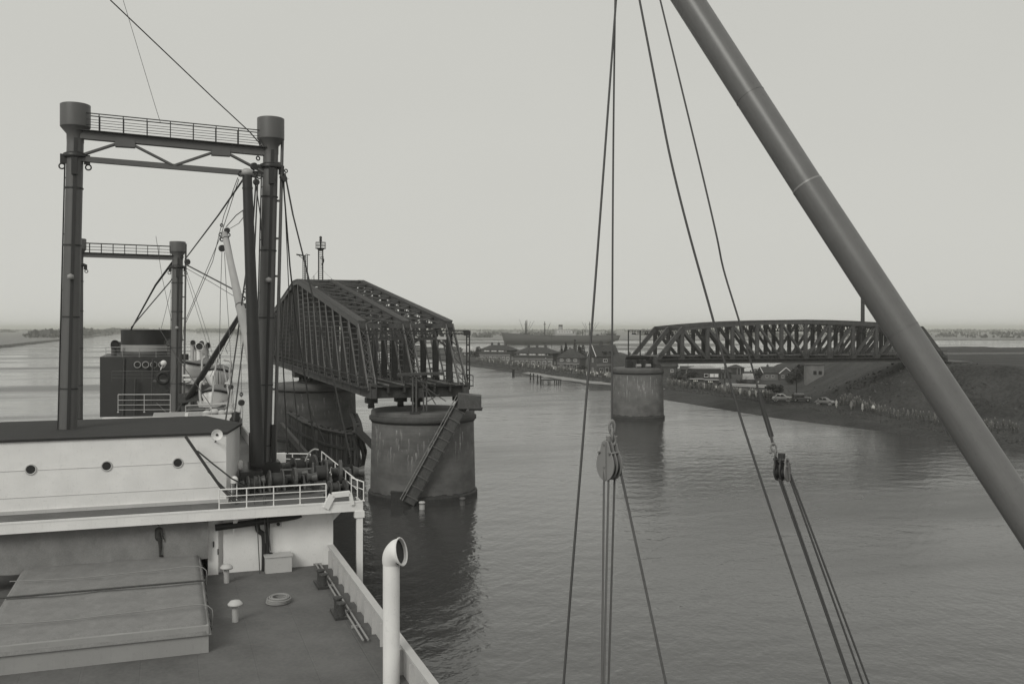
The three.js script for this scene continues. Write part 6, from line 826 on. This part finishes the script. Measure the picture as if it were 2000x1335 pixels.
function bones({ stance = .12, armOut = .1, armFwd = 0, coat = 0, climb = 0 }) {
  const B = [], hip = .92, sh = 1.42; B.push([V(0, .98, 0), V(0, 1.3, 0), .155, .17], [V(-.09, 1.36, 0), V(.09, 1.36, 0), .115, .115], [V(0, 1.42, 0), V(0, 1.55, .01), .06, .055], [V(0, 1.63, .01), V(0, 1.68, .0), .092, .1], [V(0, 1.64, .095), V(0, 1.62, .11), .022, .02]);
  for (const q of [-1, 1]) {
    const h = V(q * .085, hip, 0), kn = V(q * (stance * .8), climb ? (q > 0 ? .62 : .48) : .5, climb ? (q > 0 ? .2 : .05) : .02), an = V(q * stance, climb ? (q > 0 ? .2 : .07) : .08, climb ? .02 : -.02); B.push([h, kn, .098, .068], [kn, an, .064, .045], [an, V(q * (stance + .02), an.y - .035, an.z + .15), .045, .04]);
    const s = V(q * .2, sh - .03, 0), el = climb ? V(q * .27, 1.4 + (q > 0 ? .22 : 0), .2) : V(q * (.22 + armOut), 1.12, -.03 + armFwd * .5), wr = climb ? V(q * .17, 1.62 + (q > 0 ? .18 : -.05), .34) : V(q * (.22 + armOut * .9), .87 + armFwd * .3, .05 + armFwd); B.push([s, el, .062, .048], [el, wr, .046, .034]); const n = V().subVectors(wr, el).normalize(); B.push([wr, wr.clone().addScaledVector(n, .08), .036, .038]); for (let f = 0; f < 4; f++) { const o = V(q * .008, 0, (f - 1.5) * .02); B.push([wr.clone().addScaledVector(n, .08).add(o), wr.clone().addScaledVector(n, .15 - Math.abs(f - 1.4) * .012).add(o).add(V(-q * .012, 0, 0)), .011, .009]); } B.push([wr.clone().addScaledVector(n, .03).add(V(0, 0, .03)), wr.clone().addScaledVector(n, .09).add(V(-q * .01, 0, .06)), .013, .01]);
  }
  if (coat) B.push([V(0, 1.0, 0), V(0, .55, 0), .16, .2]); return B;
}
function dress(g, c) {     // colours by garment: shoes, trousers or skirt, coat, skin, hat or hair
  const P = g.attributes.position, n = P.count, C = new Float32Array(n * 3); for (let i = 0; i < n; i++) { const x = P.getX(i), y = P.getY(i), z = P.getZ(i); let v = y < .1 ? .03 : y < c.hem ? c.legs : c.coat; if (y > 1.52) v = y > 1.7 || z < -.015 ? c.hair : .24; if (Math.abs(x) > .2 && y < .88 && y > .6) v = .22; C[i * 3] = v; C[i * 3 + 1] = v * .985; C[i * 3 + 2] = v * .95; } const h = g.clone(); h.setAttribute('color', new THREE.BufferAttribute(C, 3)); return h;
}
const clothMat = new THREE.MeshStandardMaterial({ vertexColors: true, roughness: .9 });
const walkG = bodyField(44, .95, V(0, .9, 0), bones({ stance: .13, armOut: .07, armFwd: .05 }));
const coatG = bodyField(44, .95, V(0, .9, 0), bones({ stance: .1, armOut: .06, coat: 1 }));
const kinds = [[walkG, { hem: .95, legs: .06, coat: .09, hair: .04 }], [coatG, { hem: .42, legs: .12, coat: .09, hair: .05 }], [walkG, { hem: .95, legs: .05, coat: .6, hair: .06 }], [coatG, { hem: .42, legs: .3, coat: .4, hair: .08 }], [walkG, { hem: .95, legs: .1, coat: .14, hair: .03 }], [coatG, { hem: .42, legs: .2, coat: .2, hair: .12 }]].map(([g, c]) => dress(g, c));
function person(label, p, ry, k, s = 1, group) { const o = new THREE.Mesh(kinds[k], clothMat); o.name = numbered('person'); o.position.copy(p); o.rotation.y = ry; o.scale.setScalar(s); scene.add(o); return tag(o, label, 'person', group); }
[[1158, 9, 2, 'person in a white shirt on the bank below the tall house, left of two'], [1185.5, 8.7, 3, 'person in a pale coat on the bank below the tall house, right of two'], [1399, 9.5, 2, 'person in bright white striding on the grass below the right van'], [1634, 9, 3, 'pale-coated person standing apart near the dark round-backed car'], [1706, 8.5, 2, 'person in a white shirt at the right end of the crowd'], [1349, 11.5, 5, 'person in grey by the rear of the left van'], [1374, 10, 4, 'person in dark grey between the two vans'], [1440, 11, 3, 'person in a pale coat before the low fence'], [1490, 11, 2, 'person in a white shirt left of the pale saloon car'], [1479, 11, 5, 'person in a grey coat two steps left of the white shirt'], [1663, 9.5, 5, 'person in a grey coat in the crowd at the embankment foot'], [1685, 9, 3, 'pale-dressed person in the middle of the embankment crowd']].forEach(([px, n, k, lab], i) => person(lab, onLand(px, n), -.5 + .4 * Math.sin(i * 2.1) - .8, k, 1.02));
{ const r = rng(88), runs = [[1640, 1712, 9.5, 13.5, 30, 'onlookers at the foot of the embankment', 'onlooker KIND in the crowd at the foot of the embankment'], [1400, 1510, 8, 13, 80, 'onlookers in front of the low fence', 'onlooker KIND in the line of people before the low fence'], [1302, 1400, 8, 14, 60, 'onlookers beside the right pier', 'onlooker KIND in the group between the right pier and the vans'], [1712, 1990, 6, 10, 34, 'onlookers right of the embankment crowd', 'onlooker KIND on the bank right of the embankment crowd'], [1548, 1556, 10, 12, 3, 'onlookers by the parked cars', 'onlooker KIND standing between the parked cars']];
  for (const [x0, x1, n0, n1, c, grp, lab] of runs) for (let i = 0; i < c; i++) { const p = onLand(x0 + (x1 - x0) * (i + r()) / c, n0 + (n1 - n0) * r()); const k = grp.includes('embankment') || grp.includes('cars') ? [0, 0, 4, 1][Math.floor(r() * 4)] : [0, 1, 4, 5, 0, 1, 4, 3][Math.floor(r() * 8)]; const wear = ['in a dark suit', 'in a long dark coat', 'in a pale shirt', 'in a pale coat', 'in a grey suit', 'in a grey coat'][k]; person(lab.replace('KIND', wear), p, -1.2 + (r() - .5) * 1.6, k, .93 + .13 * r(), `${grp}, ${wear}`); }
  // the far crowd before the houses: a mass
  const list = []; for (let i = 0; i < 430; i++) { const px = 930 + 290 * r(), n = 7.5 + 5.5 * Math.pow(r(), .8); list.push(onLand(px, n)); } const far = kinds.map((g, k) => { const q = list.filter((_, i) => [0, 1, 4, 0, 1, 5, 4, 0, 1, 2, 5, 3, 0][i % 13] === k); const o = new THREE.InstancedMesh(g, clothMat, q.length), d = new THREE.Object3D(); q.forEach((p, i) => { d.position.copy(p); d.rotation.y = -1.2 + (r() - .5) * 2; d.scale.setScalar(.92 + .14 * r()); d.updateMatrix(); o.setMatrixAt(i, d.matrix); }); return o; });
  const crowd = new THREE.Group(); crowd.name = 'crowd'; far.forEach((o) => { o.name = 'standing_people'; o.userData.kind = 'stuff'; crowd.add(o); }); scene.add(tag(crowd, 'dense far crowd of onlookers on the bank before the houses', 'crowd', null, 'stuff')); }
// man on the ship's hatch, man climbing the signal mast
{ const g = dress(bodyField(84, .95, V(0, .9, 0), bones({ stance: .14, armOut: .05, armFwd: .03 }), .035), { hem: .95, legs: .035, coat: .05, hair: .03 }); const o = new THREE.Mesh(g, clothMat); o.name = numbered('person'); const p = WH(308.5, 5.78, 46.4); o.position.copy(p); o.rotation.y = TH + Math.PI * .75; scene.add(tag(o, 'person in dark work clothes standing on the ship hatch below the white deckhouse', 'person'));
  const cg = dress(bodyField(60, .95, V(0, .9, 0), bones({ climb: 1, stance: .1 }), .04), { hem: .95, legs: .04, coat: .05, hair: .03 }); const c = new THREE.Mesh(cg, clothMat); c.name = numbered('person'); const q = WH(629, 23.95 + 2.05, 143); c.position.copy(q).add(V(.12, 0, -.1)); c.rotation.y = TH - Math.PI / 2; scene.add(tag(c, 'person in dark clothes climbing the lattice signal mast on the swing bridge', 'person')); }
// ------------------------------------------------------------------ the anchored freighter
{
  const d = 1014, k = d / F, o = base('freighter', WH(1095, 0, d), .03, 'grey cargo freighter lying at anchor in the hazy harbour', 'ship'), X = (px) => (px - 1095) * k, Y = (py) => EYE - (py - HORIZON) * k; let g;
  const secs = []; for (const [pw, pt, w, top] of [[986, 979, .2, 648.8], [990, 988, 3.5, 649.6], [1000, 1000, 7, 650.6], [1022, 1022, 8.8, 652.2], [1023, 1023, 8.8, 652.4], [1034, 1034, 9, 653.6], [1060, 1060, 9, 654.3], [1120, 1120, 9, 655], [1160, 1160, 9, 655.4], [1183, 1183, 8.6, 655.2], [1186, 1186, 8.4, 654.2], [1202, 1206, 6, 654.4], [1206, 1212, 1.5, 655.2]]) { const x0 = X(pw), x1 = X(pt), y = Y(top), yb = pw > 1200 ? 3 : -1; secs.push([V(x1, y, w), V((x0 + x1) / 2, y * .45 + yb * .3, w * .97), V(x0, yb, w * .72), V(x0, yb, -w * .72), V((x0 + x1) / 2, y * .45 + yb * .3, -w * .97), V(x1, y, -w)]); }
  g = new GB(); g.add(loft(secs)); g.mesh('hull', mat(.07, T.paint), o);
  const bx = (name, m, x0, x1, y0, y1, deep, parent = o) => { const g = new GB(); g.box((X(x0) + X(x1)) / 2, (Y(y0) + Y(y1)) / 2, 0, X(x1) - X(x0), Y(y1) - Y(y0), deep); return g.mesh(name, m, parent); };
  const s = bx('superstructure', M.greyPaint, 1083, 1124, 655, 650.6, 16); bx('bridge_deck', M.whiteDim, 1087, 1117, 650.6, 644.6, 13, s); bx('wheelhouse', M.greyPaint, 1083, 1089, 651, 642.6, 12, s); bx('after_house', M.greyPaint, 1120, 1124, 651, 648, 9, s); for (const x of [1091, 1096, 1101, 1106, 1111]) bx('window', M.black, x, x + 2, 648.4, 646.6, 13.2, s);
  g = new GB(); g.lathe([[2.4, Y(645)], [2.1, Y(634.2)], [2.2, Y(634)], [0, Y(634)]], V(X(1095), 0, 0), 20); const f = g.mesh('funnel', M.greyPaint, o); g = new GB(); g.lathe([[2.22, Y(637)], [2.2, Y(634.2)]], V(X(1095), 0, 0), 20); g.mesh('funnel_top', M.black, f); g = new GB(); g.lathe([[1.0, 0], [1.0, Y(644) - Y(650)], [1.2, Y(643.6) - Y(650)]], V(X(1116), Y(650), 0), 12); g.mesh('ventilator', M.machinery, o);
  for (const [px, top, hb, bl] of [[1026.5, 626, 3, [[1014, 623], [1036, 627], [1043, 626]]], [1029, 624.5, 2, []], [1064, 627.5, 3, [[1074, 631], [1075, 630]]], [1152, 628, 2.4, [[1136, 628], [1142, 630], [1163, 630], [1170, 629]]]]) { g = new GB(); g.tube(V(X(px), Y(655), 0), V(X(px), Y(top), 0), .75, .35, 10); if (bl.length) g.box(X(px), Y(633), 0, 2.4, .6, 3.4); const m = g.mesh('mast', M.bridgeDark, o); for (const [bxp, by] of bl) { g = new GB(); g.tube(V(X(px) + Math.sign(bxp - px) * 1.2, Y(652), 1.5), V(X(bxp), Y(by), 2.5), .3, .2, 8); g.mesh('cargo_boom', M.greyPaint, m); } }
  for (const px of [1039, 1138, 1143]) { g = new GB(); g.tube(V(X(px), Y(655), 0), V(X(px), Y(643), 0), .4, .3, 8); g.mesh('kingpost', M.bridgeDark, o); } bx('mast_house', M.bridgeDark, 1022, 1032, 654, 650, 8); bx('poop_house', M.bridgeDark, 1186, 1202, 655, 651, 10); bx('deck_house', M.bridgeDark, 1166, 1169, 655.5, 652, 5);
}
// small craft by the freighter
{ const o = base('motor_launch', WG(1087, 690), .1, 'small dark launch with a cabin moored in the basin behind the near terrace', 'boat'); let g = new GB(); g.add(loft([[-6, .2, 1.2], [-4.5, 1.6, 1.2], [0, 2, 1.2], [4, 1.6, 1.4], [6.2, .15, 1.8]].map(([x, w, h]) => [V(x, h, w), V(x, -.4, w * .6), V(x, -.4, -w * .6), V(x, h, -w)]))); g.mesh('hull', M.bridgeDark, o); g = new GB(); g.box(-1, 2.1, 0, 5, 1.9, 2.4); const c = g.mesh('cabin', M.greyPaint, o); g = new GB(); g.box(-.8, 3.7, 0, 2.4, 1.4, 2.2); g.mesh('wheelhouse', M.greyPaint, c); g = new GB(); g.tube(V(-3.2, 1, 0), V(-3.2, 13.5, 0), .14, .08, 8); g.mesh('mast', M.bridgeDark, o); }
// ------------------------------------------------------------------ shadows on, draw
scene.traverse((o) => { if (o.isMesh) { o.castShadow = true; o.receiveShadow = true; } delete o.spec; delete o.roofMesh; delete o.wallMesh; delete o.lowRoof; });
renderer.render(scene, camera);
